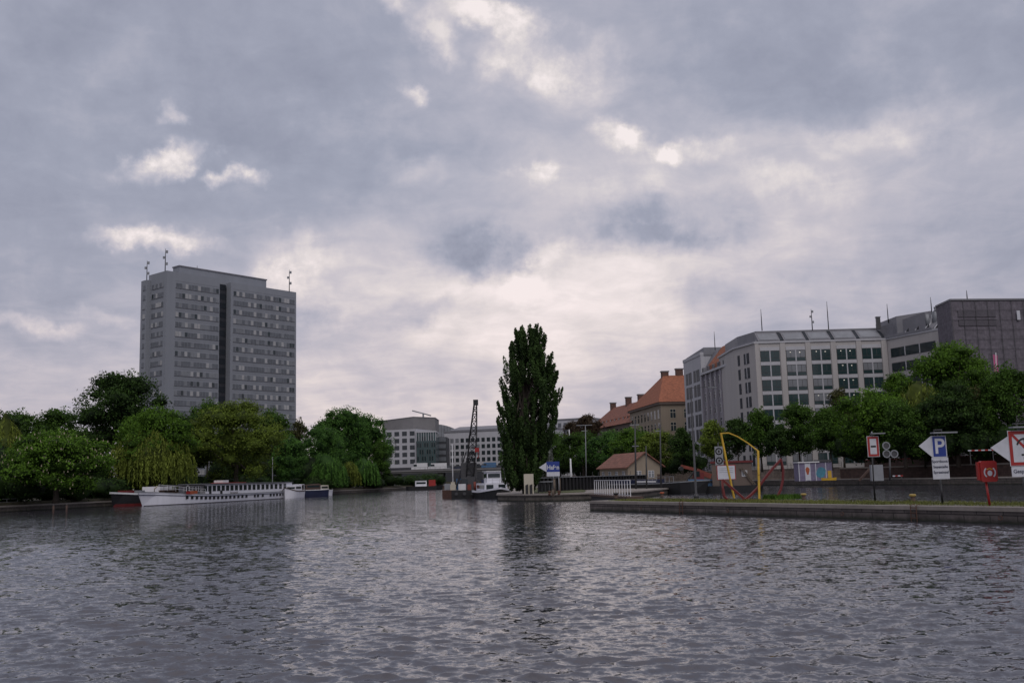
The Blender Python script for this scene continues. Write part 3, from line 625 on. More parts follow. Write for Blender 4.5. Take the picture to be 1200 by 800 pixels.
for i in range(6): add_window(dme,old,(qm+2.5+i*(LQ-qm-2)/5.5,-.05,zcor),0,'dormer')
npil=7; sp_=(LQ+3-qm)/npil
mb=MB(); mb.use(M['lilac'])
for i in range(npil+1): mb.box(qm+.4+i*sp_-.5,qm+.4+i*sp_+.5,-.25,.32,4,zcor-.6)
mb.obj('pilaster',old)
def simple_window(w_,h_,mull=1,frame=M['white'],glass='glass',tr=True):
    mb=MB(); mb.use(frame); mb.box(-w_/2,w_/2,-.05,.05,0,h_); mb.use(M[glass]); cw=w_/mull
    for i in range(mull):
        x0=-w_/2+i*cw+.07; x1=-w_/2+(i+1)*cw-.07
        if tr: mb.box(x0,x1,-.08,0,.1,h_*.62); mb.box(x0,x1,-.08,0,h_*.67,h_-.08)
        else: mb.box(x0,x1,-.08,0,.1,h_-.08)
    return mb.mesh('window')
wtall=simple_window(sp_*.42,2.5,2)
for i in range(npil):
    for k in range(8):
        z=zcor-4.6-k*3.9
        if z>3: add_window(wtall,old,(qm+.4+(i+.5)*sp_,.28,z))
fq=(qa(808,437)[1]-qa(808,505)[1])/4; wmod=bay_window_mesh(qm*.34,fq*.8,'glass_m','glass_m',2)
for i in range(2):
    for k in range(9):
        z=qa(808,437)[1]-fq*.8-k*fq
        if z>3: add_window(wmod,old,(qm*(.28+.45*i),-.02,z))
# ------------------------------------------------------------------ hipped roof buildings
def hip(x0,x1,y0,y1,z0,rid,zr,ov=.8):
    a,b=rid; f=[]
    p=[(x0-ov,y0-ov,z0),(x1+ov,y0-ov,z0),(x1+ov,y1+ov,z0),(x0-ov,y1+ov,z0)]; ra=(a[0],a[1],zr); rb=(b[0],b[1],zr)
    return p,ra,rb
red=thing('hipped_roof_building','tall beige building with a steep orange hipped tile roof above the trees','building',(0,0,0))
G0=at(774,470.5,330); G1=at(738,482,374); ug=Vector((G1.x-G0.x,44,0)).normalized(); Lg=math.hypot(G1.x-G0.x,44); angg=math.atan2(ug.y,ug.x)
# local: x along side going away, y = to the left?  use frame with x=to right, y=away
angr=angg-math.pi/2; red.location=(G0.x,330,0); red.rotation_euler=(0,0,angr)
ze=G0.z; WdR=22
zr1=at(777,440,345).z
mb=MB(); mb.use(M['beige']); mb.box(0,WdR,0,Lg,2.5,ze-.9); mb.obj('wall',red)
mb=MB(); mb.use(M['beigeD']); mb.box(-.7,WdR+.7,-.7,Lg+.7,ze-.9,ze-.1); mb.obj('cornice',red)
def inv(px,py,Y):
    p=at(px,py,Y)-red.location; c,s=math.cos(-angr),math.sin(-angr); return (p.x*c-p.y*s, p.x*s+p.y*c)
rA=(6.5,13); rB=(15.5,13); rC=(9,24)
rc=(WdR/2,Lg*.42)
ra_=inv(777,440,345); rb_=inv(801,437,345)
mb=MB(); mb.use(M['roof']); e0,e1,e2,e3=(-.9,-.9,ze-.1),(WdR+.9,-.9,ze-.1),(WdR+.9,Lg+.9,ze-.1),(-.9,Lg+.9,ze-.1)
a_=(ra_[0],ra_[1],zr1); b_=(rb_[0],rb_[1],zr1)
mb.face(e0,e1,b_,a_); mb.face(e0,a_,e3); mb.face(e1,e2,b_); mb.face(e3,a_,b_,e2); mb.obj('roof',red)
for cp,nm in ((778,436),(795,433)):
    q=inv(cp+1,440,345.5); zt_=at(cp,nm,345.5).z; mb=MB(); mb.use(M['brick']); mb.box(q[0]-1.2,q[0]+1.2,q[1]-.8,q[1]+.8,zr1-2.5,zt_); mb.use(M['stoneD']); mb.box(q[0]-1.4,q[0]+1.4,q[1]-1,q[1]+1,zt_,zt_+.4); mb.obj('chimney',red)
wr=simple_window(1.9,3.0,2,frame=M['cream'])
for k in range(5):
    z=ze-5.5-k*4.3
    for i in range(4): add_window(wr,red,(4+i*4.7,-.03,z))
    for i in range(9): add_window(wr,red,(-.03,3+i*4.6,z),-math.pi/2)
dm2=MB(); dm2.use(M['roofb']); dm2.prism([(-.9,0),(.9,0),(.9,3),(-.9,3)],0,[1.0,1.0,1.4,1.4]); dm2.use(M['glass']); dm2.box(-.6,.6,-.05,0,.25,.85); dme2=dm2.mesh('dormer')
def on_left_slope(y,f):   # point on left roof face
    k=(y)/Lg; x=-.9+f*3.2; return (x, y, ze-.1+f*3.2)
for y in (9,16,23): add_window(dme2,red,(1.0,y,ze+1.0),-math.pi/2,'dormer')
# lower long wing beyond
R0=at(741,493.5,372); R1=at(690,503.5,430); lw=thing('tiled_roof_wing','long lower building with a brownish red tile roof stepping down behind the trees','building')
ul=Vector((R1.x-R0.x,R1.y-R0.y,0)); Ll=ul.length; ul.normalize(); angl=math.atan2(ul.y,ul.x)-math.pi/2
lw.location=(R0.x,R0.y,0); lw.rotation_euler=(0,0,angl); ze2=R0.z; zr2=at(735,470.5,390).z
mb=MB(); mb.use(M['beigeD']); mb.box(0,17,0,Ll,2.5,ze2-.3); mb.obj('wall',lw)
mb=MB(); mb.use(M['roofb']); e0,e1,e2,e3=(-.8,-.9,ze2-.3),(17.8,-.9,ze2-.3),(17.8,Ll+.9,ze2-.3),(-.8,Ll+.9,ze2-.3); a_=(8.5,2,zr2); b_=(8.5,Ll-9,zr2)
mb.face(e0,e1,a_); mb.face(e0,a_,b_,e3); mb.face(e1,e2,b_,a_); mb.face(e3,b_,e2); mb.obj('roof',lw)
for y,h_ in ((Ll-9,1.8),(Ll-30,2.4),(14,2.2)):
    mb=MB(); mb.use(M['brick']); mb.box(7.4,9.6,y-.8,y+.8,zr2-2,zr2+h_); mb.use(M['stoneD']); mb.box(7.2,9.8,y-1,y+1,zr2+h_,zr2+h_+.4); mb.obj('chimney',lw)
for i in range(9): add_window(dme2,lw,(1.4,4+i*5.5,ze2+1.6),-math.pi/2,'dormer')
for k in range(4):
    for i in range(10): add_window(wr,lw,(-.03,3+i*5.2,ze2-4.6-k*4.2),-math.pi/2)
# ------------------------------------------------------------------ lock house
hx=at(735,560,190); lock=thing('lock_house','small cream lock house with an orange tiled gable roof behind the quay wall','house')
# gable end faces us on the right part, long side runs left and away
c0=at(736,558,186); c1=at(703,558,200); us=Vector((c1.x-c0.x,c1.y-c0.y,0)); Ls=us.length; us.normalize()
lock.location=(c0.x,c0.y,0); al=math.atan2(us.y,us.x)-math.pi/2; lock.rotation_euler=(0,0,al)
c2=at(772,558,189.0); Wg=(c2-c0).length; zeh=at(736,546.5,186).z; zap=at(757,529.5,186).z
mb=MB(); mb.use(M['cream'] if 0 else M['beige']); mb.box(0,Wg,0,Ls,1,zeh)
mb.face((0,-.001,zeh),(Wg,-.001,zeh),(Wg/2,-.001,zap-.2)); mb.face((Wg,Ls,zeh),(0,Ls,zeh),(Wg/2,Ls,zap-.2)); mb.obj('wall',lock)
mb=MB(); mb.use(M['roofm']); 
for s_ in (0,1):
    x0=-.5 if s_==0 else Wg+.5; zz=zeh-.3
    mb.prism([(x0,-.6),(Wg/2,-.6),(Wg/2,Ls+.6),(x0,Ls+.6)] if s_==0 else [(Wg/2,-.6),(x0,-.6),(x0,Ls+.6),(Wg/2,Ls+.6)],[zz,zap-.12,zap-.12,zz] if s_==0 else [zap-.12,zz,zz,zap-.12],[zz+.2,zap+.1,zap+.1,zz+.2] if s_==0 else [zap+.1,zz+.2,zz+.2,zap+.1])
mb.obj('roof',lock)
wl=simple_window(1.2,1.3,2,frame=M['white'],glass='glass_b')
for x in (Wg*.3,Wg*.68): add_window(wl,lock,(x,-.04,2.4))
for i in range(4): add_window(wl,lock,(-.04,Ls*(.14+.24*i),2.4),-math.pi/2)
mb=MB(); mb.use(M['brown']); mb.box(Wg*.86,Wg*.99,-.07,.0,1.0,3.0); mb.obj('door',lock)
# ------------------------------------------------------------------ far centre blocks
def rows_building(name,label,px0,px1,Y0,Y1,pytop,nrow,rowh,zg,mw,mg,winw,dep=25,mull=1,cat='building',top0=3.0,hf=.62,roof=None):
    A=Vector((at(px0,540,Y0).x,Y0,0)); Bv=Vector((at(px1,540,Y1).x,Y1,0)); u=(Bv-A); Lb=u.length; a=math.atan2(u.y,u.x)
    zt_=at(px0,pytop,Y0).z; g=thing(name,label,cat,A,a)
    mb=MB(); mb.use(mw); mb.box(0,Lb,0,dep,zg,zt_); mb.obj('wall',g)
    if roof: mb=MB(); mb.use(roof); mb.box(-.3,Lb+.3,-.3,dep+.3,zt_,zt_+.8); mb.obj('roof',g)
    n=min(int(Lb//winw),20); me=simple_window(winw*.62,rowh*hf,mull,frame=M['dkgrey'],glass=mg,tr=False)
    me_b=simple_window(winw*.62,rowh*hf,mull,frame=M['dkgrey'],glass='glass_b',tr=False)
    for k in range(nrow):
        z=zt_-top0-rowh*hf-k*rowh
        if z<zg+.5: break
        if n*nrow>95:
            for i in range(n): add_window(me if random.random()<.8 else me_b,g,((i+.5)*Lb/n,-.03,z))
        else:
            for i in range(n): add_window(me,g,((i+.5)*Lb/n,-.03,z))
    return g,Lb,zt_
g,Lb,zt_=rows_building('office_block','pale office block with wide dark window rows beyond the bridge, left of the glass front',452,488,485,480,504,5,3.35,5,M['stone2'],'glass',4.0,20,2,top0=1.0)
tb=thing('rooftop_hall','blank brownish grey upper storey block set back over the glass fronted offices','building',(at(447,500,500).x,500,0))
xw=at(510,500,500).x-at(447,500,500).x; z0_=at(480,506,500).z-4; z1_=at(480,489,500).z
mb=MB(); mb.use(M['stoneD']); mb.prism([(0,4),(xw*.6,-2),(xw,0),(xw,25),(0,25)],2.2,[z1_-1.2,z1_,z1_-.6,z1_-.6,z1_-1.2]); mb.obj('wall',tb)
mb=MB(); mb.use(M['zinc']); mb.prism([(-.2,3.8),(xw*.6,-2.2),(xw+.2,-.2),(xw+.2,25),(-.2,25)],[z1_-1.2,z1_,z1_-.6,z1_-.6,z1_-1.2],[z1_-.9,z1_+.3,z1_-.3,z1_-.3,z1_-.9]); mb.obj('roof_edge',tb)
gf=thing('glass_front_building','teal glass fronted office building with vertical strips beyond the bridge','building',(at(488.5,540,478).x,478,0))
xw=at(511,540,478).x-at(488.5,540,478).x; zz=at(500,504,478).z
mb=MB(); mb.use(M['teal']); mb.box(0,xw,0,20,5,zz-1); mb.obj('wall',gf)
mb=MB(); mb.use(M['stone2']); mb.box(-.2,xw+.2,-.3,20,zz-1,zz-.3)
for i in range(9): mb.box(i*xw/8-.12,i*xw/8+.12,-.25,.02,zz-5,zz-1)
mb.obj('parapet',gf); mb=MB(); mb.use(M['dkgrey'])
for i in range(9): mb.box(i*xw/8-.1,i*xw/8+.1,-.2,0,5,zz-5)
mb.use(M['glass'])
for k in range(6):
    for i in range(8):
        if (i+k)%3: mb.box(i*xw/8+.3,(i+1)*xw/8-.3,-.08,0,6+k*3.2,8+k*3.2)
mb.obj('mullion',gf)
lk=thing('link_building','narrow dark glazed link between the teal front and the long pale block','building',(at(511,540,500).x,500,0))
mb=MB(); mb.use(M['towerdark']); xw=at(524,540,500).x-at(511,540,500).x; mb.box(0,xw,0,20,5,at(515,512,500).z); mb.obj('wall',lk); mb=MB(); mb.use(M['glass_t']); 
for k in range(6): mb.box(.5,xw-.5,-.1,0,6+3.2*k,8+3.2*k)
mb.obj('window_row',lk)
g,Lb,zt_=rows_building('ministry_building','long pale stone building with regular rows of windows behind the crane',521,646,540,520,507,5,3.45,5,M['stone2'],'glass',3.0,22,2,top0=3.4,roof=M['zinc'])
mb=MB(); mb.use(M['zinc']); mb.prism([(3,.5),(Lb-3,.5),(Lb-3,15),(3,15)],zt_+.8,[zt_+1.2,zt_+1.2,zt_+3.6,zt_+3.6]); mb.obj('attic',g)
dmh=thing('vaulted_hall','low grey vaulted roof showing between the centre office blocks','building',(at(510,500,620).x,620,0))
xw=at(538,500,620).x-at(510,500,620).x; za_=at(510,497,620).z; zb_=at(538,505,620).z
mb=MB(); mb.use(M['glass_b']); N=8
pts=[(xw*i/N, za_+(zb_-za_)*(i/N)**2) for i in range(N+1)]
for i in range(N): mb.prism([(pts[i][0],0),(pts[i+1][0],0),(pts[i+1][0],30),(pts[i][0],30)],2.2,[pts[i][1],pts[i+1][1],pts[i+1][1],pts[i][1]])
mb.obj('roof',dmh); mb=MB(); mb.use(M['dkgrey']); [mb.box(p[0]-.1,p[0]+.1,-.1,0,2.2,p[1]) for p in pts]; mb.obj('rib',dmh)
g,Lb,zt_=rows_building('hazy_office_block','grey office block with faint window rows beyond the copper leaved tree, right of the poplar',628,694,560,545,494,8,3.6,3,M['stone2'],'glass_t',3.2,22,2,top0=1.5,roof=M['zinc'])
# small roof crane
b_=at(496,489,505); g=thing('roof_crane','small white construction crane arm over the rooftop hall','crane',b_)
mb=MB(); mb.use(M['grey']); mb.beam((0,0,-1),(0,0,2),.8); mb.obj('mast',g); mb=MB(); mb.use(M['grey']); p=at(483,481,505)-b_; mb.beam((0,0,2),(p.x,0,p.z),.55); mb.beam((0,0,2),(4,0,.8),.6); mb.obj('jib',g)
# ------------------------------------------------------------------ bridge
bz1=at(520,549.5,400).z; br=thing('road_bridge','low dark road bridge carrying traffic across the river in the distance','bridge',(0,400,0))
mb=MB(); mb.use(M['concrete']); mb.box(-64,12,0,14,bz1-1.3,bz1-.15); mb.obj('deck',br)
mb=MB(); mb.use(M['stoneD']); mb.box(-64,12,-.3,0,bz1-.6,bz1); mb.obj('edge_beam',br)
for x in (-48,-30,-12):
    mb=MB(); mb.use(M['concrete']); mb.prism([(x-1.2,1),(x+1.2,1),(x+1.2,13),(x-1.2,13)],-1,bz1-1.3); mb.obj('bridge_pier',br)
mb=MB(); mb.use(M['stoneD']); mb.box(-66,-50,-3,16,-1,bz1-.2); mb.obj('abutment',br)
mb=MB(); mb.use(M['dkgrey'])
for i in range(38): mb.beam((-64+2*i,-.15,bz1),(-64+2*i,-.15,bz1+1),.08)
mb.beam((-64,-.15,bz1+1),(12,-.15,bz1+1),.1); mb.obj('railing',br)
mb=MB(); mb.use(M['towerdark']); mb.box(-62,14,40,42,-1,bz1+1.5); o=mb.obj('underbridge_shade',None,(0,400,0)); tag(o,'dark backing sheet standing in for the shade in the openings under the bridge','wall')  # near-black sheet added for the shade between the bridge piers
def vehicle(px,label,kind,col,rz=0,Lv=4.4,Hv=1.5):
    p=at(px,549,404); g=thing('parked_car' if kind=='car' else 'delivery_van',label,kind,(p.x,403,bz1-.15),rz,)
    mb=MB(); mb.use(col)
    if kind=='car':
        mb.prism([(-Lv/2,-.85),(Lv/2,-.85),(Lv/2,.85),(-Lv/2,.85)],.3,[.75,.85,.85,.75]); mb.obj('body',g); mb=MB(); mb.use(M['glass']); mb.prism([(-Lv*.25,-.75),(Lv*.32,-.75),(Lv*.32,.75),(-Lv*.25,.75)],.8,[1.35,1.4,1.4,1.35]); mb.use(col); mb.box(-Lv*.18,Lv*.25,-.72,.72,1.38,1.45); mb.obj('cabin',g)
    else:
        mb.prism([(-Lv/2,-1),(Lv/2,-1),(Lv/2,1),(-Lv/2,1)],.4,[1.3,Hv,Hv,1.3]); mb.box(-Lv*.34,Lv/2,-.99,.99,Hv*.6,Hv+.05); mb.obj('body',g); mb=MB(); mb.use(M['glass']); mb.box(-Lv*.35,-Lv*.15,-1.02,1.02,Hv*.55,Hv*.85); mb.obj('cab_window',g)
    for sx in (-.32,.32):
        for sy in (-.8,.8):
            mb=MB(); mb.use(M['black']); mb.tube([(sx*Lv,sy-.12,.33),(sx*Lv,sy+.12,.33)],.33,8); mb.obj('wheel',g)
vehicle(492,'white delivery van on the bridge in front of the teal glass','van',M['white'],0,6.5,2.8)
vehicle(513,'long white van on the bridge in front of the dark link building','van',M['white'],0,7.5,2.6)
vehicle(525,'grey car on the bridge beneath the white flagpole','car',M['grey'])
vehicle(573,'bright blue van on the bridge above the white tug','van',M['blueboat'],0,6,2.3)
vehicle(536,'dark car on the bridge behind the crane boom','car',M['navy'])
vehicle(563,'black car on the bridge just right of the crane boom','car',M['black'])
# ------------------------------------------------------------------ hull helper: x = along the keel (bow at +L/2), y = beam, z = up
def hull(mb, L, B, D, bowrise=.8, sternrise=.2, draft=.3, flare=.12, bowlen=.28, stern=.75, n=18, col=None, col2=None, band=None, rake=.03):
    secs=[]
    for i in range(n+1):
        s=i/n; x=-L/2+L*s
        if s>1-bowlen: f=(s-(1-bowlen))/bowlen; bw=max(.02,(1-f**2.2))
        elif s<.15: f=1-s/.15; bw=1-(1-stern)*f**2
        else: bw=1
        zt=D+bowrise*max(0,(s-.55)/.45)**2+sternrise*max(0,(.3-s)/.3)**2
        hb=B/2*bw; xr=x+(L*rake if s>1-1e-6 else 0)
        secs.append([(x,-hb*(1-flare),-draft),(x,-hb*(1-flare*.6),.12),(xr,-hb,zt),(xr,hb,zt),(x,hb*(1-flare*.6),.12),(x,hb*(1-flare),-draft)])
    for a,b in zip(secs,secs[1:]):
        for j,cc in ((0,col2 or col),(1,col),(3,col),(4,col2 or col)):
            mb.use(cc); mb.face(a[j],b[j],b[j+1],a[j+1])
    mb.use(col); mb.face(*[secs[0][j] for j in (0,1,2,3,4,5)]); mb.face(*[secs[-1][j] for j in (5,4,3,2,1,0)])
    return secs
def deck(mb, secs, mt, dz=-.15):
    mb.use(mt)
    for a,b in zip(secs,secs[1:]):
        mb.face((a[2][0],a[2][1]*.97,a[2][2]+dz),(b[2][0],b[2][1]*.97,b[2][2]+dz),(b[3][0],b[3][1]*.97,b[3][2]+dz),(a[3][0],a[3][1]*.97,a[3][2]+dz))
def rim(mb, secs, mt, w_=.1, dz=0):
    mb.use(mt)
    for j in (2,3):
        for a,b in zip(secs,secs[1:]): mb.beam((a[j][0],a[j][1],a[j][2]+dz),(b[j][0],b[j][1],b[j][2]+dz),w_)
def railing(g, pts, h=.95, step=1.6, mt=None, name='railing', r=.03):
    mb=MB(); mb.use(mt or M['white'])
    for a,b in zip(pts,pts[1:]):
        a=Vector(a); b=Vector(b); n=max(1,int((b-a).length/step))
        for i in range(n+1): p=a.lerp(b,i/n); mb.beam(p,p+Vector((0,0,h)),r*2)
        for k in (.5,1): mb.beam(a+Vector((0,0,h*k)),b+Vector((0,0,h*k)),r*2)
    return mb.obj(name,g)
def line_ang(a,b): return math.atan2(b[1]-a[1],b[0]-a[0])
# ---- white excursion ship
bow=onz(168.5,593.4); stn=onz(334.5,583.6)
bow=Vector((bow.x,bow.y,0)); stn=Vector((stn.x,stn.y,0)); L=(bow-stn).length; aS=line_ang(stn,bow); mid=(bow+stn)/2
# shift inboard by half the beam so the waterline side meets the sight line
nrm=Vector((-(bow-stn).y,(bow-stn).x,0)).normalized(); inb = -nrm if nrm.x>0 else nrm
def fit_line(off,pa,pb,py=588):
    d=(bow-stn).normalized(); P=mid+inb*off; a,_=on_line(pa,py,(P.x,P.y),(d.x,d.y)); b,_=on_line(pb,py,(P.x,P.y),(d.x,d.y)); return P+d*((a+b)/2), abs(a-b)
mid,L=fit_line(2.7,168.0,336.5); bow=mid+(bow-stn).normalized()*L/2; stn=mid-(bow-stn).normalized()*L/2
ship=thing('excursion_ship','long white excursion ship with a row of saloon windows moored along the left bank','ship',mid,aS)
mb=MB(); secs=hull(mb,L,6.4,1.5,.95,.35,.3,.10,.30,.6,22,M['hullwhite'],M['black']); deck(mb,secs,M['wood']); mb.obj('hull',ship)
mb=MB(); rim(mb,secs,M['grey'],.12); mb.use(M['navy'])
for a,b in zip(secs,secs[1:]):
    for j in (2,3): mb.beam((a[j][0],a[j][1]*1.005,a[j][2]*.80),(b[j][0],b[j][1]*1.005,b[j][2]*.80),.10)
mb.obj('rubbing_strake',ship)
SY=1 if inb.dot(Vector((-math.sin(aS),math.cos(aS),0)))<0 else -1      # local side that faces the river
def sx_of(px,py=575):   # local x along the ship for a pixel column
    d=(bow-stn).normalized(); a,_z=on_line(px,py,(mid.x,mid.y),(d.x,d.y)); return a
xs0=sx_of(332); xs1=sx_of(223); ys=2.75
mb=MB(); mb.use(M['hullwhite']); mb.prism([(xs0,-ys),(xs1,-ys),(xs1,ys),(xs0,ys)],1.4,3.40); mb.obj('saloon',ship)
mb=MB(); mb.use(M['dkgrey']); mb.prism([(xs0-.4,-ys-.25),(sx_of(203),-ys-.25),(sx_of(203),ys+.25),(xs0-.4,ys+.25)],3.40,3.52); mb.use(M['grey']); mb.prism([(xs0,-ys-.1),(xs1,-ys-.1),(xs1,ys+.1),(xs0,ys+.1)],3.52,3.6); mb.obj('roof',ship)
wnd=MB(); wnd.use(M['dkgrey']); wnd.box(-.62,.62,-.03,.03,0,1.05); wnd.use(M['glass']); wnd.box(-.55,.55,-.05,.05,.07,.98); wm_=wnd.mesh('window')
npx=[330-i*5.55 for i in range(20)]
for i,px in enumerate(npx):
    if i==0: continue
    add_window(wm_,ship,(sx_of(px-1.5),SY*(ys+.01),2.15))
ww=MB(); ww.use(M['white']); ww.box(-.42,.42,-.03,.03,0,1.0); ww.use(M['black']); ww.box(-.3,.3,-.04,.04,.05,.95); wn=ww.mesh('window')
for px in (216,213,209,205,201): 
    add_window(wn,ship,(sx_of(px),SY*(ys-.05),2.2))
pt=MB(); pt.use(M['black']); pt.box(-.40,.40,-.03,.03,0,.52); ptm=pt.mesh('porthole')
for px in [201+i*5.1 for i in range(15)]+[283,287,293]+[303+i*4 for i in range(5)]:
    x=sx_of(px,582); s=(x+L/2)/L
    hb=3.2*(1-(max(0,(s-.7)/.3))**2.2); wx_=hb*.985
    add_window(ptm,ship,(x,SY*wx_,.62+.9*max(0,(s-.6)/.4)**2),0,'porthole')
mb=MB(); mb.use(M['black']); mb.box(-.4,.4,-.04,.04,0,.8); dm_=mb.mesh('door')
for px in (229,243): add_window(dm_,ship,(sx_of(px),SY*(ys+.02),1.45),0,'door')
mb=MB(); mb.use(M['red']); xa_=sx_of(283); mb.box(xa_-0,sx_of(253),-1.2,1.2,3.6,3.72); mb.obj('skylight',ship)
mb=MB(); mb.use(M['white']); xa_=sx_of(259); mb.box(xa_-1.1,xa_+1.1,-1.0,1.0,3.62,4.2); mb.obj('ventilator_box',ship)
mb=MB(); mb.use(M['white']); xm=sx_of(322,560); mb.tube([(xm,0,3.5),(xm,0,at(322,534,217).z)],[.11,.07],6); mb.obj('mast',ship)
mb=MB(); mb.use(M['dkgrey']); mb.prism([(xs1,-2.4),(sx_of(200),-2.4),(sx_of(200),2.4),(xs1,2.4)],3.34,3.40); mb.use(M['white'])
for px in (203,209,217): 
    for sy in (-2.4,2.4): mb.beam((sx_of(px),sy,1.6),(sx_of(px),sy,3.4),.12)
mb.obj('awning',ship)
railing(ship,[(sx_of(222),SY*2.9,1.7),(sx_of(205),SY*2.9,1.9),(sx_of(190),SY*2.1,2.35),(sx_of(176),SY*1.0,2.7)],.9,1.5)
mb=MB(); mb.use(M['orange']); mb.box(sx_of(212),sx_of(203),SY*2.93-.03,SY*2.93+.03,1.75,2.35); mb.use(M['red']); mb.box(sx_of(203),sx_of(198),SY*2.93-.03,SY*2.93+.03,1.8,2.3); mb.obj('side_cloth',ship)
for px in (188,194,200): 
    mb=MB(); mb.use(M['brown']); x=sx_of(px); mb.box(x-.7,x+.7,-.6,.6,2.5,2.6); mb.box(x-.6,x-.5,-.5,.5,1.7,2.5); mb.box(x+.5,x+.6,-.5,.5,1.7,2.5); mb.box(x-.7,x+.7,.7,1.0,2.1,2.2); mb.box(x-.7,x+.7,-1.0,-.7,2.1,2.2); mb.obj('deck_table',ship)
xb_=sx_of(180); mb=MB(); mb.use(M['cream']); mb.tube([(xb_,-.5,2.4),(xb_,-.5,2.9),(xb_+.3,.2,3.3)],.12,6); mb.obj('windlass',ship)
txt=bpy.data.curves.new('ship_name','FONT'); txt.body='Spreegold'; txt.size=.62; txt.materials.append(M['brown']); to=bpy.data.objects.new('name_lettering',txt); COL.objects.link(to); to.parent=ship; to.location=(sx_of(254),SY*(ys+.03),1.55); to.rotation_euler=(R(90),0,0 if SY<0 else math.pi)
to.scale=(1.3,1,1); txt.extrude=.004
# ---- black and red barge inboard
bp=Vector((-68.0,168.5,0)); bd=Vector((.215,1,0)).normalized()
bmid,bL=fit_line(5.5,130.5,230)
bg_=thing('motor_barge','black motor barge with a red waterline and pale rim, moored behind the white ship bow','boat',bmid,aS)
mb=MB(); s2=hull(mb,bL,5,1.8,.6,.2,.3,.1,.25,.7,16,M['black'],M['dkred'])
mb.obj('hull',bg_); mb=MB(); mb.use(M['dkred']); 
for a,b in zip(s2,s2[1:]):
    for j,sg in ((1,-1),(4,1)): mb.face((a[j][0],a[j][1]*1.03,-.2),(b[j][0],b[j][1]*1.03,-.2),(b[j][0],b[j][1]*1.06,.45),(a[j][0],a[j][1]*1.06,.45))
mb.obj('boot_stripe',bg_); mb=MB(); rim(mb,s2,M['white'],.3); mb.obj('bulwark',bg_)
mb=MB(); deck(mb,s2,M['wood'],-.1); mb.obj('deck',bg_)
mb=MB(); mb.use(M['dkred']); mb.box(bL/2-5,bL/2-2.5,-.8,.8,2.1,2.75); mb.obj('hatch',bg_)
mb=MB(); mb.use(M['grey']); mb.box(bL/2-8,bL/2-6.5,-1,1,2,2.7); mb.tube([(bL/2-6,0,2),(bL/2-6,0,3.0)],.1); mb.obj('winch',bg_)
mb=MB(); mb.use(M['hullwhite']); mb.box(-3,2,-1.8,1.8,1.9,3.3); mb.obj('wheelhouse',bg_)
# ---- small boats behind the stern
def small_boat(name,label,cat,px,py,ang,L,B,D,colh,colr,cabin=None,canopy=None,group=None,shift=0):
    p=onz(px,py); g=thing(name,label,cat,(p.x,p.y,0),ang,group)
    mb=MB(); s=hull(mb,L,B,D,D*.5,.1,.3,.18,.38,.8,14,colh,colh); mb.obj('hull',g)
    mb=MB(); rim(mb,s,colr,.16); mb.obj('gunwale',g); mb=MB(); deck(mb,s,M['wood'] if colr!=M['white'] else M['grey'],-.12); mb.obj('deck',g)
    if cabin:
        x0,x1,h,cm=cabin; mb=MB(); mb.use(cm); mb.prism([(x0*L,-B*.33),(x1*L,-B*.33),(x1*L,B*.33),(x0*L,B*.33)],D-.1,[D+h,D+h*.85,D+h*.85,D+h]); c=mb.obj('cabin',g)
        mb=MB(); mb.use(M['glass']); mb.box(x0*L+.3,x1*L-.3,-B*.33-.03,B*.33+.03,D+h*.42,D+h*.75); mb.box(x1*L-.1,x1*L+.03,-B*.28,B*.28,D+h*.40,D+h*.72); mb.obj('window',c)
    if canopy:
        x0,x1,h,cm=canopy; mb=MB(); mb.use(cm)
        mb.prism([(x0*L,-B*.36),(x1*L,-B*.36),(x1*L,B*.36),(x0*L,B*.36)],D+h-.15,D+h)
        for x in (x0,x1):
            for sy in (-.34,.34): mb.beam((x*L,sy*B,D),(x*L,sy*B,D+h),.08)
        mb.obj('canopy',g)
    return g
adir=aS
small_boat('cabin_cruiser','white cabin cruiser with a brown gunwale tucked behind the stern of the white ship','boat',343,583.3,adir+.05,8.5,3.2,1.5,M['hullwhite'],M['brown'],(-.3,.12,1.3,M['hullwhite']),(-.48,-.3,1.5,M['hullwhite']))
small_boat('motor_cruiser','navy blue hulled cruiser with white rim and brown wheelhouse, bow towards the river','boat',359.5,582.3,adir-.75,9.5,4.0,1.6,M['navy'],M['white'],(-.3,.08,1.4,M['brown']),None)
small_boat('motor_launch','small white launch with tarpaulin, farthest of the boats behind the ship','boat',374.5,580.8,adir-.2,8,3,1.3,M['hullwhite'],M['white'],(-.3,.1,1.3,M['cream']),(.12,.3,1.2,M['hullwhite']))
# ---- crane barge
cb=onz(538,583.8); cr_=thing('crane_barge','dark work barge with a rusty end carrying a tall black lattice crane','crane barge',(cb.x,cb.y+7,0),0)
mb=MB(); mb.use(M['rust']); mb.prism([(-3.0,-3),(-1.2,-7.4),(-1.2,8),(-3.0,8)],-.5,1.35); mb.use(M['black']); mb.prism([(-1.19,-7.4),(3.0,-6.6),(3.0,8),(-1.19,8)],-.5,1.3); mb.obj('hull',cr_)
mb=MB(); mb.use(M['dkgrey'])
for x in (-.4,.9,2.2): mb.tube([(x,-7.45+.2*x*.9,.75),(x,-7.55+.2*x*.9,.75)],.27,10)
mb.obj('fender',cr_)
mb=MB(); mb.use(M['dkgrey']); mb.box(.2,2.4,-1.5,2.5,1.3,3.4); mb.use(M['glass']); mb.box(.3,1.2,-1.56,-1.5,2.2,3.1); mb.obj('operator_cab',cr_)
mb=MB(); mb.use(M['blueboat']); mb.box(-1.0,.6,3,6,1.35,3.2); mb.obj('machinery_box',cr_)
mb=MB(); mb.use(M['grey']); mb.box(-2.6,-.9,-3.2,-1.0,1.35,2.4); mb.use(M['white']); mb.box(-.2,1.0,-4.8,-3.4,1.3,2.3); mb.obj('deck_container',cr_)
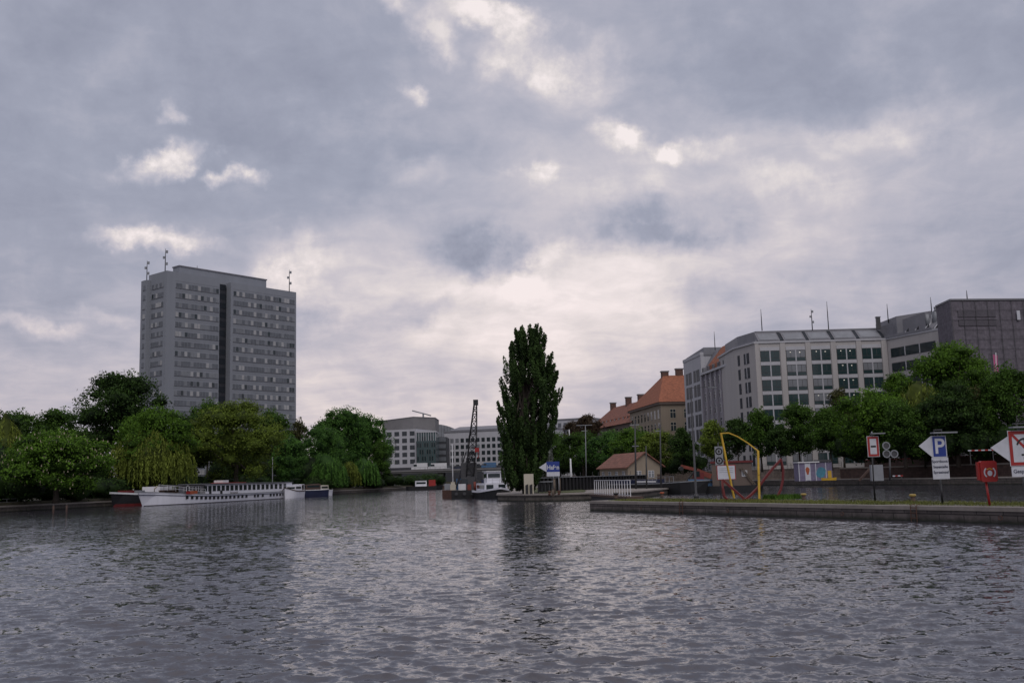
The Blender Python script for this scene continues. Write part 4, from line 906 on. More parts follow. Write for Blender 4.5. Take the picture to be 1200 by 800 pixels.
mb=MB(); mb.use(M['rustbeam']); mb.box(1.3,1.9,-5.2,-4.6,1.3,2.2); mb.tube([(2.5,-5,1.3),(2.5,-5,2.6)],.22); mb.obj('orange_locker',cr_)
def loc(p,g): return Vector(p)-Vector(g.location)
base=loc(at(550,571,cb.y+8),cr_); tip=loc(at(557.4,469,cb.y+4),cr_)
mb=MB(); mb.use(M['black']); d=(tip-base); n=13
def cs(i,k):
    f=i/n; wv=(.62 if f<.5 else .62-.44*(f-.5)/.5) if f>.06 else .75; sx,sy=((-1,-1),(1,-1),(1,1),(-1,1))[k]; c=base+d*f; return c+Vector((sx*wv,sy*wv*.8,0))
for k in range(4):
    for i in range(n): mb.beam(cs(i,k),cs(i+1,k),.16)
for i in range(n):
    for k in range(4):
        k2=(k+1)%4; mb.beam(cs(i,k),cs(i,k2),.11); mb.beam(cs(i,k) if i%2 else cs(i,k2),cs(i+1,k2) if i%2 else cs(i+1,k),.09)
mb.box(tip.x-.4,tip.x+.4,tip.y-.5,tip.y+.5,tip.z-.8,tip.z+.1); mb.obj('lattice_boom',cr_)
mb=MB(); mb.use(M['dkgrey']); bk=base+Vector((-2.0,1,-.3)); 
for q in ((-.45,0),(.45,0)): mb.beam(bk+Vector((q[0],0,0)),base+d*.42+Vector((q[0]*.6,0,0)),.14); mb.beam(bk+Vector((q[0],0,0)),base+Vector((q[0],0,6)),.14)
mb.beam(base+Vector((-1.1,0,6)),base+Vector((-1.1,0,0)),.18); mb.beam(base+Vector((-.45,0,6)),tip,.05); mb.beam(tip+Vector((.25,-.4,0)),loc(at(560,522,cb.y+3),cr_),.04); mb.obj('stay',cr_)
mb=MB(); mb.use(M['dkgrey']); mb.box(base.x-1.6,base.x+1.6,base.y-1.2,base.y+1.6,1.3,3.0); mb.box(base.x-1.3,base.x+1.3,base.y-1,base.y+1,3.0,5.8); mb.obj('crane_house',cr_)
hk=loc(at(559.8,528,cb.y+3),cr_); mb=MB(); mb.use(M['red']); mb.prism([(hk.x-.45,hk.y-.2),(hk.x+.25,hk.y-.2),(hk.x+.25,hk.y+.2),(hk.x-.45,hk.y+.2)],hk.z-.2,hk.z+.5); mb.tube([(hk.x+.1,hk.y,hk.z-.3),(hk.x+.15,hk.y,hk.z-1),(hk.x-.1,hk.y,hk.z-1.2)],.1); mb.obj('hook_block',cr_)
# ---- flagpole
fp=at(526,562,155); zb=fp.z; g=thing('white_mast','slim white mast with a pale cabinet foot standing on the crane barge','mast',(fp.x,cb.y+2,1.35))
mb=MB(); mb.use(M['white']); mb.tube([(0,0,0),(0,0,at(526,520,cb.y+2).z-1.35)],[.12,.06],6); mb.obj('pole',g); mb=MB(); mb.use(M['cream']); mb.box(-.45,.45,-.4,.4,0,.9); mb.box(-.3,.3,-.3,.3,.9,1.3); mb.obj('cabinet',g)
# ---- white tug beside it
tp=onz(576,584.2); tg=thing('white_tug','white working boat with a tall wheelhouse moored between the crane barge and the poplar','boat',(tp.x,tp.y+5.5,0),R(-78))
mb=MB(); st=hull(mb,13,4.6,.95,.5,.1,.3,.12,.35,.8,16,M['black'],M['black']); mb.obj('hull',tg); mb=MB(); rim(mb,st,M['hullwhite'],.28,.1); mb.obj('bulwark',tg); mb=MB(); deck(mb,st,M['grey'],-.08); mb.obj('deck',tg)
mb=MB(); mb.use(M['hullwhite']); mb.box(-4.4,3.2,-1.75,1.75,.8,2.35); mb.use(M['glass']); mb.box(3.2,3.24,-1.5,-.4,1.4,2.1); mb.box(3.2,3.24,.4,1.5,1.4,2.1); mb.box(-3.8,2.8,-1.79,1.79,1.55,2.05); mb.obj('deckhouse',tg)
mb=MB(); mb.use(M['hullwhite']); mb.box(-1.0,1.8,-1.1,1.1,2.35,4.1); c=mb.obj('wheelhouse',tg); mb=MB(); mb.use(M['glass']); mb.box(1.8,1.84,-.95,.95,3.1,3.8); mb.box(-.8,1.6,-1.14,1.14,3.1,3.8); mb.obj('window',c); mb=MB(); mb.use(M['white']); mb.box(-1.2,2.1,-1.3,1.3,4.1,4.22); mb.obj('roof',c)
mb=MB(); mb.use(M['navy']); mb.box(-3.6,-2.2,-1.2,1.2,2.35,2.9); mb.obj('equipment_box',tg); railing(tg,[(3.3,-1.7,2.35),(3.3,1.7,2.35),(-1,1.7,2.35)],.8,1,M['white'])
# ---- small work barge in the distance
wp_=onz(496,574.2); wb=thing('work_barge','low dark barge with a white cabin and a red box, far out near the bridge','boat',(wp_.x,wp_.y+3,0),R(8))
mb=MB(); s3=hull(mb,11.5,4.5,1.25,.2,.1,.3,.1,.2,.8,12,M['black'],M['black']); mb.obj('hull',wb); mb=MB(); deck(mb,s3,M['grey'],-.1); mb.obj('deck',wb)
mb=MB(); mb.use(M['hullwhite']); mb.box(-2.8,.8,-1.3,1.3,1.15,3.0); mb.use(M['glass']); mb.box(-2.5,.5,-1.34,1.34,2.0,2.6); mb.obj('cabin',wb); mb=MB(); mb.use(M['red']); mb.box(1.5,3.6,-1.2,1.2,1.2,3.2); mb.obj('red_container',wb)
mb=MB(); mb.use(M['grey']); mb.box(-2.9,.9,-1.4,1.4,3.0,3.1); mb.obj('cabin_roof',wb)
for px,py,lab,cl,Lb_ in ((509,573.2,'dark moored dinghy between the far work barge and the crane barge',M['brown'],8),(467,572.8,'pale dinghy in the shadow under the bridge',M['grey'],7)):
    small_boat('moored_dinghy',lab,'boat',px,py,R(5),Lb_,2.6,1.0,cl,M['grey'],(-.25,.1,1.0,cl))
# ---- dark barges in the basin
bb=thing('cargo_barge','long low black cargo barge lying in the basin behind the pier','barge')
pa_=onz(703,579.0); pb_=onz(822,578.4); uu=Vector((pb_.x-pa_.x,pb_.y-pa_.y,0)); Lb_=uu.length; bb.location=((pa_.x+pb_.x)/2,(pa_.y+pb_.y)/2+2.5,0); bb.rotation_euler=(0,0,math.atan2(uu.y,uu.x))
mb=MB(); s4=hull(mb,Lb_+3,5,1.55,.35,.2,.3,.06,.15,.8,18,M['black'],M['black']); mb.obj('hull',bb); mb=MB(); rim(mb,s4,M['grey'],.14); mb.obj('gunwale',bb)
mb=MB(); mb.use(M['navy']); mb.box(-Lb_*.42,Lb_*.1,-2,2,1.45,2.25); mb.obj('cargo_hatch',bb); mb=MB(); mb.use(M['white']); mb.box(Lb_*.02,Lb_*.2,-2.15,-2.0,1.75,2.05); mb.obj('name_board',bb)
mb=MB(); mb.use(M['grey']); 
for i in range(7): mb.beam((Lb_*.12+i*.9,-1.8,1.5),(Lb_*.12+i*.9,-1.8,2.6),.06)
mb.beam((Lb_*.12,-1.8,2.6),(Lb_*.12+5.4,-1.8,2.6),.06); mb.obj('railing',bb)
mb=MB(); deck(mb,s4,M['dkgrey'],-.1); mb.obj('deck',bb)
bo=small_boat('blue_barge','blue hulled motor boat with a pale sloping cabin beneath the orange loader','boat',828,577.2,R(-8),7.5,3.2,1.0,M['black'],M['blueboat'],(-.35,.3,1.1,M['blueboat']))
ho=thing('houseboat','dark brown houseboat with reddish roof edge behind the yellow sculpture','houseboat')
p=onz(866,577.0); ho.location=(p.x,p.y+4,0); ho.rotation_euler=(0,0,R(-12))
mb=MB(); s5=hull(mb,8.5,4.2,1.0,.1,.1,.3,.05,.12,.9,10,M['black'],M['black']); mb.obj('hull',ho)
zh=at(866,539.5,p.y+2).z; mb=MB(); mb.use(M['beigeD']); mb.box(-2.9,2.9,-1.8,1.8,.9,zh-.3); mb.obj('cabin',ho); mb=MB(); mb.use(M['dkred']); mb.box(-3.1,3.1,-2.0,2.0,zh-.3,zh); mb.obj('roof',ho)
for x in (-1.8,0,1.8): add_window(simple_window(.8,.9,2,glass='glass_b'),ho,(x,-1.82,2.3))
mb=MB(); mb.use(M['wood']); mb.beam((3.0,-2.0,1.1),(1.2,-2.0,3.6),.12); mb.beam((3.3,-2.0,1.1),(1.5,-2.0,3.6),.12); 
for i in range(7): q=i/7; mb.beam((3.0-1.8*q,-2.0,1.1+2.5*q),(3.3-1.8*q,-2.0,1.1+2.5*q),.07)
mb.obj('ladder',ho)
# orange loader arm
lo=thing('orange_loader','dark loader with a long orange arm working behind the black barge','machine'); p=at(818,565,165); lo.location=(p.x,165,0)
mb=MB(); mb.use(M['dkgrey']); mb.box(-5,5,-1,2.6,.2,1.5); mb.obj('pontoon',lo); mb=MB(); mb.use(M['rustbeam']); a=at(798,546,165)-lo.location; b=at(815,550,165)-lo.location; c=at(833,558,165)-lo.location
mb.beam(a,b,.7,.5); mb.beam(b+Vector((.2,0,-.2)),c,.6,.8); mb.obj('arm',lo); mb=MB(); mb.use(M['dkred']); mb.box(b.x-.4,b.x+1.2,-.8,.9,1.5,b.z-.5); mb.use(M['glass']); mb.box(b.x-.4,b.x+.5,-.85,-.8,2.4,3.3); mb.obj('cab',lo)
mb=MB(); mb.use(M['black']); mb.tube([(a.x,-.6,a.z-.4),(a.x,.6,a.z-.4)],.35,8); mb.beam(b,b+Vector((-2.2,0,-2.6)),.25); mb.obj('hydraulic_ram',lo)
# people-free quay clutter: small craft seen below the masts
small_boat('blue_motorboat','small grey blue motorboat moored left of the white gangway railing','boat',702,577.5,R(-5),4.2,1.9,.8,M['blueboat'],M['grey'],(-.25,.2,1.15,M['blueboat']))
# sheet pile wall behind the island quay
sw=thing('sheet_pile_wall','dark steel quay wall with a pale cap rail running right from the blue sign','wall')
A_=at(634,561,141); B_=at(758,561,176); uu=Vector((B_.x-A_.x,B_.y-A_.y,0)); Lw_=uu.length; sw.location=(A_.x,A_.y,0); sw.rotation_euler=(0,0,math.atan2(uu.y,uu.x)); zz=at(660,559.3,146).z
mb=MB(); mb.use(M['black']); n=int(Lw_/.6)
for i in range(n): mb.box(i*.6,i*.6+.6,(0 if i%2 else .25),.6,-.5,zz)
mb.obj('sheet_pile',sw); mb=MB(); mb.use(M['grey']); mb.box(-.2,Lw_+.2,-.1,.7,zz,zz+.09); mb.obj('cap_rail',sw)
mb=MB(); mb.use(M['dkgrey']); 
for i in range(int(Lw_/2.2)): mb.beam((i*2.2+.4,.3,zz+.16),(i*2.2+.4,.3,zz+.75),.05)
mb.obj('stanchion',sw)
# cream hut with two openings
hp=at(620,577,130.6); hu=thing('cream_marker_block','cream painted block with two dark pointed fenders at the foot of the poplar','marker',(hp.x,hp.y,.9))
h_=at(620,555,hp.y).z-.9; mb=MB(); mb.use(M['cream']); mb.box(-.62,.62,-.1,.9,0,h_); mb.obj('block',hu)
for x in (-.27,.27):
    mb=MB(); mb.use(M['black']); mb.prism([(x-.17,-.3),(x+.17,-.3),(x+.17,-.1),(x-.17,-.1)],0,1.15); mb.prism([(x-.17,-.3),(x+.17,-.3),(x+.17,-.1),(x-.17,-.1)],1.15,[1.15,1.3,1.3,1.15]); mb.obj('fender',hu)
# island clutter: table frame, posts
tp_=onz(640,577.5,.92); tb_=thing('mooring_platform','low pale topped steel platform on dark legs in front of the blue sign','platform',(tp_.x,tp_.y+.8,.9))
mb=MB(); mb.use(M['grey']); mb.box(-1.1,1.0,-.5,.5,1.45,1.58); mb.obj('top',tb_)
for x in (-1.0,-.5,0,.5,.9):
    mb=MB(); mb.use(M['dkgrey']); mb.box(x-.06,x+.06,-.06,.06,0,1.45); mb.obj('leg',tb_)
for i,(px,py,hh,lab) in enumerate(((650,578.5,1.9,'stout timber mooring post under the blue sign'),(656,577.5,2.0,'second timber mooring post right of the sign'),(648,581,.8,'short pale post at the island edge'))):
    q=onz(px,py,.92); g=thing('mooring_post',lab,'post',(q.x,q.y,.9)); mb=MB(); mb.use(M['wood']); mb.tube([(0,0,0),(0,0,hh)],[.16,.13],8); mb.obj('shaft',g); mb=MB(); mb.use(M['dkgrey']); mb.tube([(0,0,hh),(0,0,hh+.08)],[.18,.15],8); mb.obj('cap',g)
for px,py,lab in ((644,580,'rusty bollard nearest the poplar on the island tip'),(655,579.5,'rusty bollard on the right side of the island tip')):
    q=onz(px,py,.92); g=thing('bollard',lab,'bollard',(q.x,q.y,.92)); mb=MB(); mb.use(M['rust']); mb.tube([(0,0,0),(0,0,.35)],[.16,.13],10); mb.obj('stem',g); mb=MB(); mb.use(M['rust']); mb.tube([(0,0,.35),(0,0,.42),(0,0,.5)],[.17,.22,.16],10); mb.obj('cap',g)
# jetty and white railing
j0=onz(697,578.5,.8); j1=onz(739,581.5,.8); uu=Vector((j1.x-j0.x,j1.y-j0.y,0)); Lj=uu.length; aj=math.atan2(uu.y,uu.x)
mb=MB(); mb.use(M['brown']); mb.box(-1,Lj+.6,-.5,1.2,.55,.78); mb.use(M['dkgrey']); mb.box(-1,Lj+.6,-.3,1.0,-.3,.55); jt=mb.obj('jetty',None,(j0.x,j0.y,0),aj); tag(jt,'low dark timber jetty beneath the white gangway railing','jetty')
rl=thing('gangway_railing','white vertical bar railing on the jetty left of the black barge','railing',(j0.x,j0.y,.78),aj); hh=at(715,562.5,(j0.y+j1.y)/2).z-.78
mb=MB(); mb.use(M['white']); n=15; mb.beam((0,0,0),(0,0,hh),.075); pm_=mb.mesh('bar')
for i in range(n+1): add_window(pm_,rl,(i*Lj/n,0,0),0,'bar')
mb=MB(); mb=MB(); mb.use(M['white']); mb.beam((0,0,hh),(Lj,0,hh),.08); mb.beam((0,0,.15),(Lj,0,.15),.06); mb.obj('rail',rl)
# ------------------------------------------------------------------ pier furniture
def pier_bollard(px,py,label,top='yellow',s=1.0):
    q=onz(px,py,.84); g=thing('bollard',label,'bollard',(q.x,q.y,.84))
    mb=MB(); mb.use(M['brown']); mb.tube([(0,0,0),(0,0,.06),(0,0,.34*s)],[.26*s,.17*s,.16*s],12); mb.obj('stem',g)
    mb=MB(); mb.use(M[top]); mb.tube([(0,0,.34*s),(0,0,.40*s),(0,0,.50*s),(0,0,.54*s)],[.17*s,.25*s,.25*s,.17*s],12); mb.obj('cap',g)
pier_bollard(1070,587,'yellow topped bollard on the grass left of the parking sign','ytop',.85)
pier_bollard(942,585,'yellow topped bollard right of the weed clump','ytop',.85)
pier_bollard(776,582,'orange topped bollard left of the black lamp foot','orange',.85)
pier_bollard(722,583.5,'black bollard at the jetty end of the pier','black',.95)
def lamp_label(): pass
# lamp post
q=onz(816,583.5,.84); lp=thing('street_lamp','tall dark lamp post with a thin crossarm standing on the pier','lamp',(q.x,q.y,.84)); hl=at(808,454,q.y).z-.84
mb=MB(); mb.use(M['dkgrey']); mb.tube([(0,0,0),(0,0,.35),(0,0,.36),(0,0,hl)],[.24,.2,.10,.055],8); mb.obj('pole',lp)
mb=MB(); mb.use(M['dkgrey']); mb.beam((-.3,0,hl-.05),(2.3,0,hl+.02),.045); mb.obj('crossarm',lp)
mb=MB(); mb.use(M['grey']); mb.box(1.5,2.3,-.12,.12,hl-.08,hl-.01); mb.obj('lamp_head',lp)
# ---- yellow and red tube sculpture
q=onz(872,585.5,.84); Ys=q.y; sc_=thing('tube_sculpture','large bent tube sculpture of yellow and red beams on the pier','sculpture',(q.x,q.y,.84))
def S(px,py,dy=0): return at(px,py,Ys+dy)-Vector((q.x,q.y,.84))
mb=MB(); mb.use(M['yellow'])
def chain(pts,w_,dys=None):
    P=[S(*p) for p in pts]
    for a,b in zip(P,P[1:]): mb.beam(a,b+(b-a).normalized()*w_*.3,w_)
chain([(860.3,583.5,1.2),(852,544,1.0),(844.8,507.5,.8)],.12); chain([(844.8,507.5,.8),(854,507,.7),(864,511,.5),(876,518.5,.3),(888.3,528,0)],.09); chain([(888.3,528,0),(889.0,556,.0),(889.8,584,0)],.15); mb.obj('yellow_beam',sc_)
mb=MB(); mb.use(M['sred']); chain([(846.5,561.5,.2),(847.0,572,.1),(848.5,581,0),(852,584.8,-.2),(860,586.6,-.4),(868,587.2,-.5),(873,585,-.3),(880,579.5,0),(887,572.5,.4),(896,560.5,.8),(905,549,1.1),(915.2,538.2,1.4)],.16); mb.obj('red_curve',sc_)
mb=MB(); mb.use(M['sred']); chain([(915.2,538.2,1.4),(917.8,550,1.3),(917.4,562,1.2),(915.0,573,1.0),(911.5,581,.8),(907,585,.6),(896,585.8,.2),(880,585.6,-.2),(868,586.6,-.4)],.14); mb.use(M['sred']); chain([(846.6,561.8,.2),(856,570,0),(864,577,-.2),(872.5,584.4,-.4)],.17); mb.obj('red_strut',sc_)
# ---- information board with round signs on piles
Yb=118; bd_=thing('information_board','red framed white board on piles below round red ringed signs','sign'); c=at(851,553,Yb); bd_.location=(c.x,Yb,0)
def BL(px,py): p=at(px,py,Yb); return p.x-c.x,p.z
x0,z1=BL(839.5,544.8); x1,z0=BL(862.5,561.5)
mb=MB(); mb.use(M['red']); mb.box(x0,x1,-.03,.03,z0,z1); mb.obj('frame',bd_); mb=MB(); mb.use(M['signwhite']); mb.box(x0+.09,x1-.09,-.045,-.03,z0+.07,z1-.09); mb.obj('board',bd_)
mb=MB(); mb.use(M['grey']); [mb.box(x0+.3,x1-.3,-.05,-.045,z1-.42-i*.22,z1-.38-i*.22) for i in range(3)]; mb.obj('text_line',bd_)
mb=MB(); mb.use(M['dkgrey']); mb.tube([(x0+.35,.08,-.5),(x0+.35,.08,z1+2.6)],.07); mb.tube([(x1-.35,.08,-.5),(x1-.35,.08,z1)],.07); mb.obj('pile',bd_)
def ring_sign(g,x,z,r,y=-.03,inner='black'):
    mb=MB(); 
    def disc(rad,yy,mt):
        mb.use(mt); n=20; pts=[(x+rad*math.cos(2*math.pi*i/n),yy,z+rad*math.sin(2*math.pi*i/n)) for i in range(n)]; mb.face(*pts)
    disc(r,y,M['dkred']); disc(r*.68,y-.006,M['grey']); mb.use(M[inner]); mb.box(x-r*.25,x+r*.25,y-.02,y-.008,z-r*.35,z+r*.35); mb.obj('round_sign',g)
xa2,zt2=BL(837.2,523); xb2,zb2=BL(848,545); mb=MB(); mb.use(M['grey']); mb.box(xa2,xb2,-.03,.02,zb2,zt2); mb.obj('sign_plate',bd_)
ring_sign(bd_,(xa2+xb2)/2,zb2+(zt2-zb2)*.74,.42); ring_sign(bd_,(xa2+xb2)/2,zb2+(zt2-zb2)*.25,.42)
# ---- waterway signs on the pier
def text(body,size,loc,parent,mt,name='lettering',ax='CENTER',sx=1.0,bold=0):
    c=bpy.data.curves.new(name,'FONT'); c.body=body; c.size=size; c.align_x=ax; c.align_y='CENTER'; c.extrude=.003; c.offset=bold; c.materials.append(mt)
    o=bpy.data.objects.new(name,c); COL.objects.link(o); o.parent=parent; o.location=loc; o.rotation_euler=(R(90),0,0); o.scale=(sx,1,1); return o
def sign_base(name,label,pxb,pyb,rz=0):
    q=onz(pxb,pyb,.84); g=thing(name,label,'sign',(q.x,q.y,.84),rz); return g,q
def SL(q,px,py): p=at(px,py,q.y); return p.x-q.x,p.z-.84
g,q=sign_base('mooring_sign','red framed white waterway sign with a black dash on a dark pole','1026' and 1026,588)
x0,z1=SL(q,1015.3,511); x1,z0=SL(q,1031,534.8); xm=(x0+x1)/2
mb=MB(); mb.use(M['signwhite']); mb.box(x0,x1,-.03,.0,z0,z1); mb.obj('plate',g); mb=MB(); mb.use(M['red']); w_=x1-x0
mb.box(x0+.03,x1-.03,-.036,-.031,z0+.03,z1-.03); mb.use(M['signwhite']); mb.box(x0+.17,x1-.17,-.042,-.037,z0+.17,z1-.17); mb.use(M['black']); mb.box(xm-.17,xm+.17,-.048,-.043,(z0+z1)/2-.06,(z0+z1)/2+.06); mb.obj('symbol',g)
mb=MB(); mb.use(M['black']); mb.tube([(0,.05,0),(0,.05,1.4),(xm*.5,.05,z1)],[.07,.05,.045],8); mb.obj('pole',g)
mb=MB(); mb.use(M['grey']); mb.box(xm-.1,x1+.35,-.35,.1,z1+.12,z1+.19); mb.tube([(xm,.05,z1),(xm,.05,z1+.3)],.04); mb.obj('sign_lamp',g)
g,q=sign_base('parking_sign','blue P mooring sign with a white arrow triangle and text plate','sign' and 1105,590.5)
x0,z1=SL(q,1091,510.5); x1,z0=SL(q,1110,535.5)
mb=MB(); mb.use(M['signwhite']); mb.box(x0,x1,-.03,0,z0,z1); mb.obj('plate',g); mb=MB(); mb.use(M['blue']); mb.box(x0+.04,x1-.05,-.036,-.031,z0+.05,z1-.05); mb.obj('panel',g)
text('P',(z1-z0)*.98,((x0+x1)/2,-.045,(z0+z1)/2-.02),g,M['signwhite'],'letter',bold=.018)
xt,zm=SL(q,1076.5,522.5); mb=MB(); mb.use(M['signwhite']); mb.face((xt,-.03,zm),(x0-.01,-.03,z0),(x0-.01,-.03,z1)); mb.face((xt,-.0,zm),(x0-.01,-.0,z1),(x0-.01,-.0,z0)); mb.face((xt,-.03,zm),(xt,0,zm),(x0-.01,0,z0),(x0-.01,-.03,z0)); mb.obj('arrow_panel',g)
xp0,zp1=SL(q,1091.5,536.2); xp1,zp0=SL(q,1113,560.8)
mb=MB(); mb.use(M['signwhite']); mb.box(xp0,xp1,-.03,0,zp0,zp1); tpn=mb.obj('text_plate',g)
for i,s_ in enumerate(('Sportboot-','liegestelle','Spreeinsel')): text(s_,.215,((xp0+xp1)/2,-.036,zp1-.22-i*.31),tpn,M['navy'],bold=.004)
mb=MB(); mb.use(M['grey']); mb.tube([(0,.05,1.2),((x0+x1)/2*.8,.05,z1+.1)],[.05,.045],8); mb.use(M['black']); mb.tube([(0,.05,0),(0,.05,1.2)],.065,8); mb.obj('pole',g)
mb=MB(); mb.use(M['grey']); mb.box(x0-.0,x1+.55,-.4,.1,z1+.12,z1+.2); mb.use(M['dkgrey']); mb.box(x0+.2,x1-.2,-.1,.1,z1+.3,z1+.36); mb.beam((x0+.2,0,z1),(x0+.2,0,z1+.36),.04); mb.beam((x1-.2,0,z1),(x1-.2,0,z1+.36),.04); mb.obj('sign_lamp',g)
g,q=sign_base('no_anchoring_sign','red framed sign with a struck out black anchor and a white arrow triangle',1197,593)
x0,z1=SL(q,1180,504.5); x1,z0=SL(q,1206,545.5); x1=x0+(z1-z0)*.92
mb=MB(); mb.use(M['signwhite']); mb.box(x0,x1,-.03,0,z0,z1); mb.obj('plate',g); mb=MB(); mb.use(M['red']); mb.box(x0+.03,x1-.03,-.036,-.031,z0+.03,z1-.03); mb.use(M['signwhite']); mb.box(x0+.2,x1-.2,-.042,-.037,z0+.2,z1-.2)
mb.use(M['red']); mb.m=Matrix.Translation((0,-.044,0)); mb.beam((x0+.2,0,z1-.2),(x1-.2,0,z0+.2),.02,.13); mb.m=Matrix.Identity(4); mb.obj('red_border',g)
xm=(x0+x1)/2; zm=(z0+z1)/2; hh=(z1-z0)/2-.3; mb=MB(); mb.use(M['black']); yy=-.06
mb.box(xm-.05,xm+.05,yy-.005,yy+.005,zm-hh*.75,zm+hh*.8); mb.box(xm-.22,xm+.22,yy-.006,yy+.004,zm-hh*.62,zm-hh*.48)
arc=[(xm+.42*math.sin(a),yy,zm+hh*.8-.42*(1-math.cos(a))) for a in [R(-75+15*i) for i in range(11)]]
for a,b in zip(arc,arc[1:]): mb.beam(a,b,.01,.09)
n=10; rg=[(xm+.1*math.cos(6.283*i/n),yy,zm-hh*.85+.1*math.sin(6.283*i/n)) for i in range(n+1)]
for a,b in zip(rg,rg[1:]): mb.beam(a,b,.01,.045)
mb.obj('anchor_symbol',g)
xt,zt3=SL(q,1160.5,524.5); mb=MB(); mb.use(M['signwhite']); za3,zb3=z0+.25,z1-.3
mb.face((xt,-.03,zt3),(x0-.01,-.03,za3),(x0-.01,-.03,zb3)); mb.face((xt,0,zt3),(x0-.01,0,zb3),(x0-.01,0,za3)); mb.face((xt,-.03,zt3),(xt,0,zt3),(x0-.01,0,za3),(x0-.01,-.03,za3)); mb.obj('arrow_panel',g)
_,zp0=SL(q,1190,558.5); mb=MB(); mb.use(M['signwhite']); mb.box(x0+.04,x1+.05,-.03,0,zp0,z0-.03); tpn=mb.obj('text_plate',g); text('Gesperrt',.27,(x0+.12,-.036,(zp0+z0)/2),tpn,M['navy'],ax='LEFT',bold=.004)
mb=MB(); mb.use(M['grey']); mb.tube([(xm-.2,.05,1.2),(xm-.2,.05,z1+.1)],.05,8); mb.use(M['black']); mb.tube([(xm-.15,.05,0),(xm-.2,.05,1.2)],.07,8); mb.obj('pole',g)
mb=MB(); mb.use(M['grey']); mb.box(x0+.15,x1+.2,-.4,.1,z1+.12,z1+.2); mb.use(M['dkgrey']); mb.box(x0+.35,x1,-.1,.1,z1+.32,z1+.38); mb.obj('sign_lamp',g)
# lifebuoy box
q=onz(1160,592.5,.84); g=thing('lifebuoy_box','red lifebuoy box with a white emblem on a slanting red post','lifebuoy box',(q.x,q.y,.84)); x0,z1=SL(q,1146.5,540); x1,z0=SL(q,1168,564)
mb=MB(); mb.use(M['red']); r=.09; pl=[(x0+r,z0),(x1-r,z0),(x1,z0+r),(x1,z1-r),(x1-r,z1),(x0+r,z1),(x0,z1-r),(x0,z0+r)]
n=len(pl); f0=[(p[0],-.18,p[1]) for p in pl]; f1=[(p[0],.12,p[1]) for p in pl]; mb.face(*f0); mb.face(*reversed(f1)); [mb.face(f0[i],f1[i],f1[(i+1)%n],f0[(i+1)%n]) for i in range(n)]; mb.box(x0-.12,x0+.02,-.1,.1,z0+.1,z1-.05); mb.obj('box',g)
mb=MB(); mb.use(M['red']); mb.tube([(0,0,0),(x0*.35+x1*.1,0,z0)],.065,8); mb.obj('post',g)
xm=(x0+x1)/2+.03; zm=(z0+z1)/2-.06; mb=MB(); mb.use(M['signwhite']); yy=-.19
for rr,a0,a1 in ((.29,-50,50),(.29,130,230)):
    P=[(xm+rr*math.cos(R(a0+(a1-a0)*i/8)),yy,zm+rr*math.sin(R(a0+(a1-a0)*i/8))) for i in range(9)]
    for a,b in zip(P,P[1:]): mb.beam(a,b,.015,.07)
n=14; mb.face(*[(xm+.13*math.cos(6.283*i/n),yy,zm-.04+.15*math.sin(6.283*i/n)) for i in range(n)]); mb.use(M['yellow']); mb.beam((xm-.15,yy,zm+.15),(xm,yy,zm+.22),.015,.04); mb.beam((xm,yy,zm+.22),(xm+.15,yy,zm+.15),.015,.04); mb.obj('emblem',g)
# island blue sign
q=onz(649,578,.92); g=thing('harbour_sign','blue and white harbour sign with an arrow triangle right of the poplar','sign',(q.x,q.y,.92)); 
x0,z1=SL(q,640.3,541.5); x1,z0=SL(q,656,558.3); zb3=z0+(z1-z0)*.30
mb=MB(); mb.use(M['blue']); mb.box(x0,x1,-.03,.02,zb3,z1); mb.obj('blue_panel',g); mb=MB(); mb.use(M['signwhite']); mb.box(x0,x1,-.03,.02,z0,zb3-.01)
xt,zt3=SL(q,631.5,548.2); mb.face((xt,-.03,zt3),(x0-.01,-.03,zb3),(x0-.01,-.03,z1-.1)); mb.face((xt,.02,zt3),(x0-.01,.02,z1-.1),(x0-.01,.02,zb3)); mb.obj('white_panel',g)
text('Hafen',.78,((x0+x1)/2,-.04,(zb3+z1)/2-.1),g,M['signwhite'],bold=.02,sx=.85)
mb=MB(); mb.use(M['grey']); mb.tube([(.0,.06,0),(.0,.06,z0)],.06); mb.tube([(.7,.06,0),(.7,.06,z0)],.06); mb.obj('pole',g)
# trefoil ring sign on the far quay
q=at(1043,560,152); q.z=1.1; g=thing('ring_signal','grey three ring signal on a post standing on the far quay','signal',(q.x,q.y,1.08)); SLq=lambda px,py:(at(px,py,q.y).x-q.x,at(px,py,q.y).z-1.08)
mb=MB(); mb.use(M['grey'])
for px,py,rr in ((1038.5,522,.52),(1039,531.5,.52),(1048,531.5,.52)):
    x,z=SLq(px,py); n=16; P=[(x+rr*math.cos(6.283*i/n),0,z+rr*math.sin(6.283*i/n)) for i in range(n+1)]
    for a,b in zip(P,P[1:]): mb.beam(a,b,.1,.16)
mb.use(M['dkgrey'])
for px,py,rr in ((1038.5,522,.40),(1039,531.5,.40),(1048,531.5,.40)):
    x,z=SLq(px,py); mb.face(*[(x+rr*math.cos(6.283*i/14),.06,z+rr*math.sin(6.283*i/14)) for i in range(14)])
mb.obj('ring',g); mb=MB(); mb.use(M['dkgrey']); x,z=SLq(1043,536); mb.tube([(0,.1,0),(x,.1,z)],.14,8); mb.obj('post',g)
mb=MB(); mb.use(M['grey']); x,z=SLq(1029,560); mb.box(x-.9,x+.9,.1,.8,0,2.4); kk=mb.obj('cabinet',None,(q.x,q.y,1.08)); tag(kk,'pale grey switch cabinet on the far quay below the dash sign','cabinet')
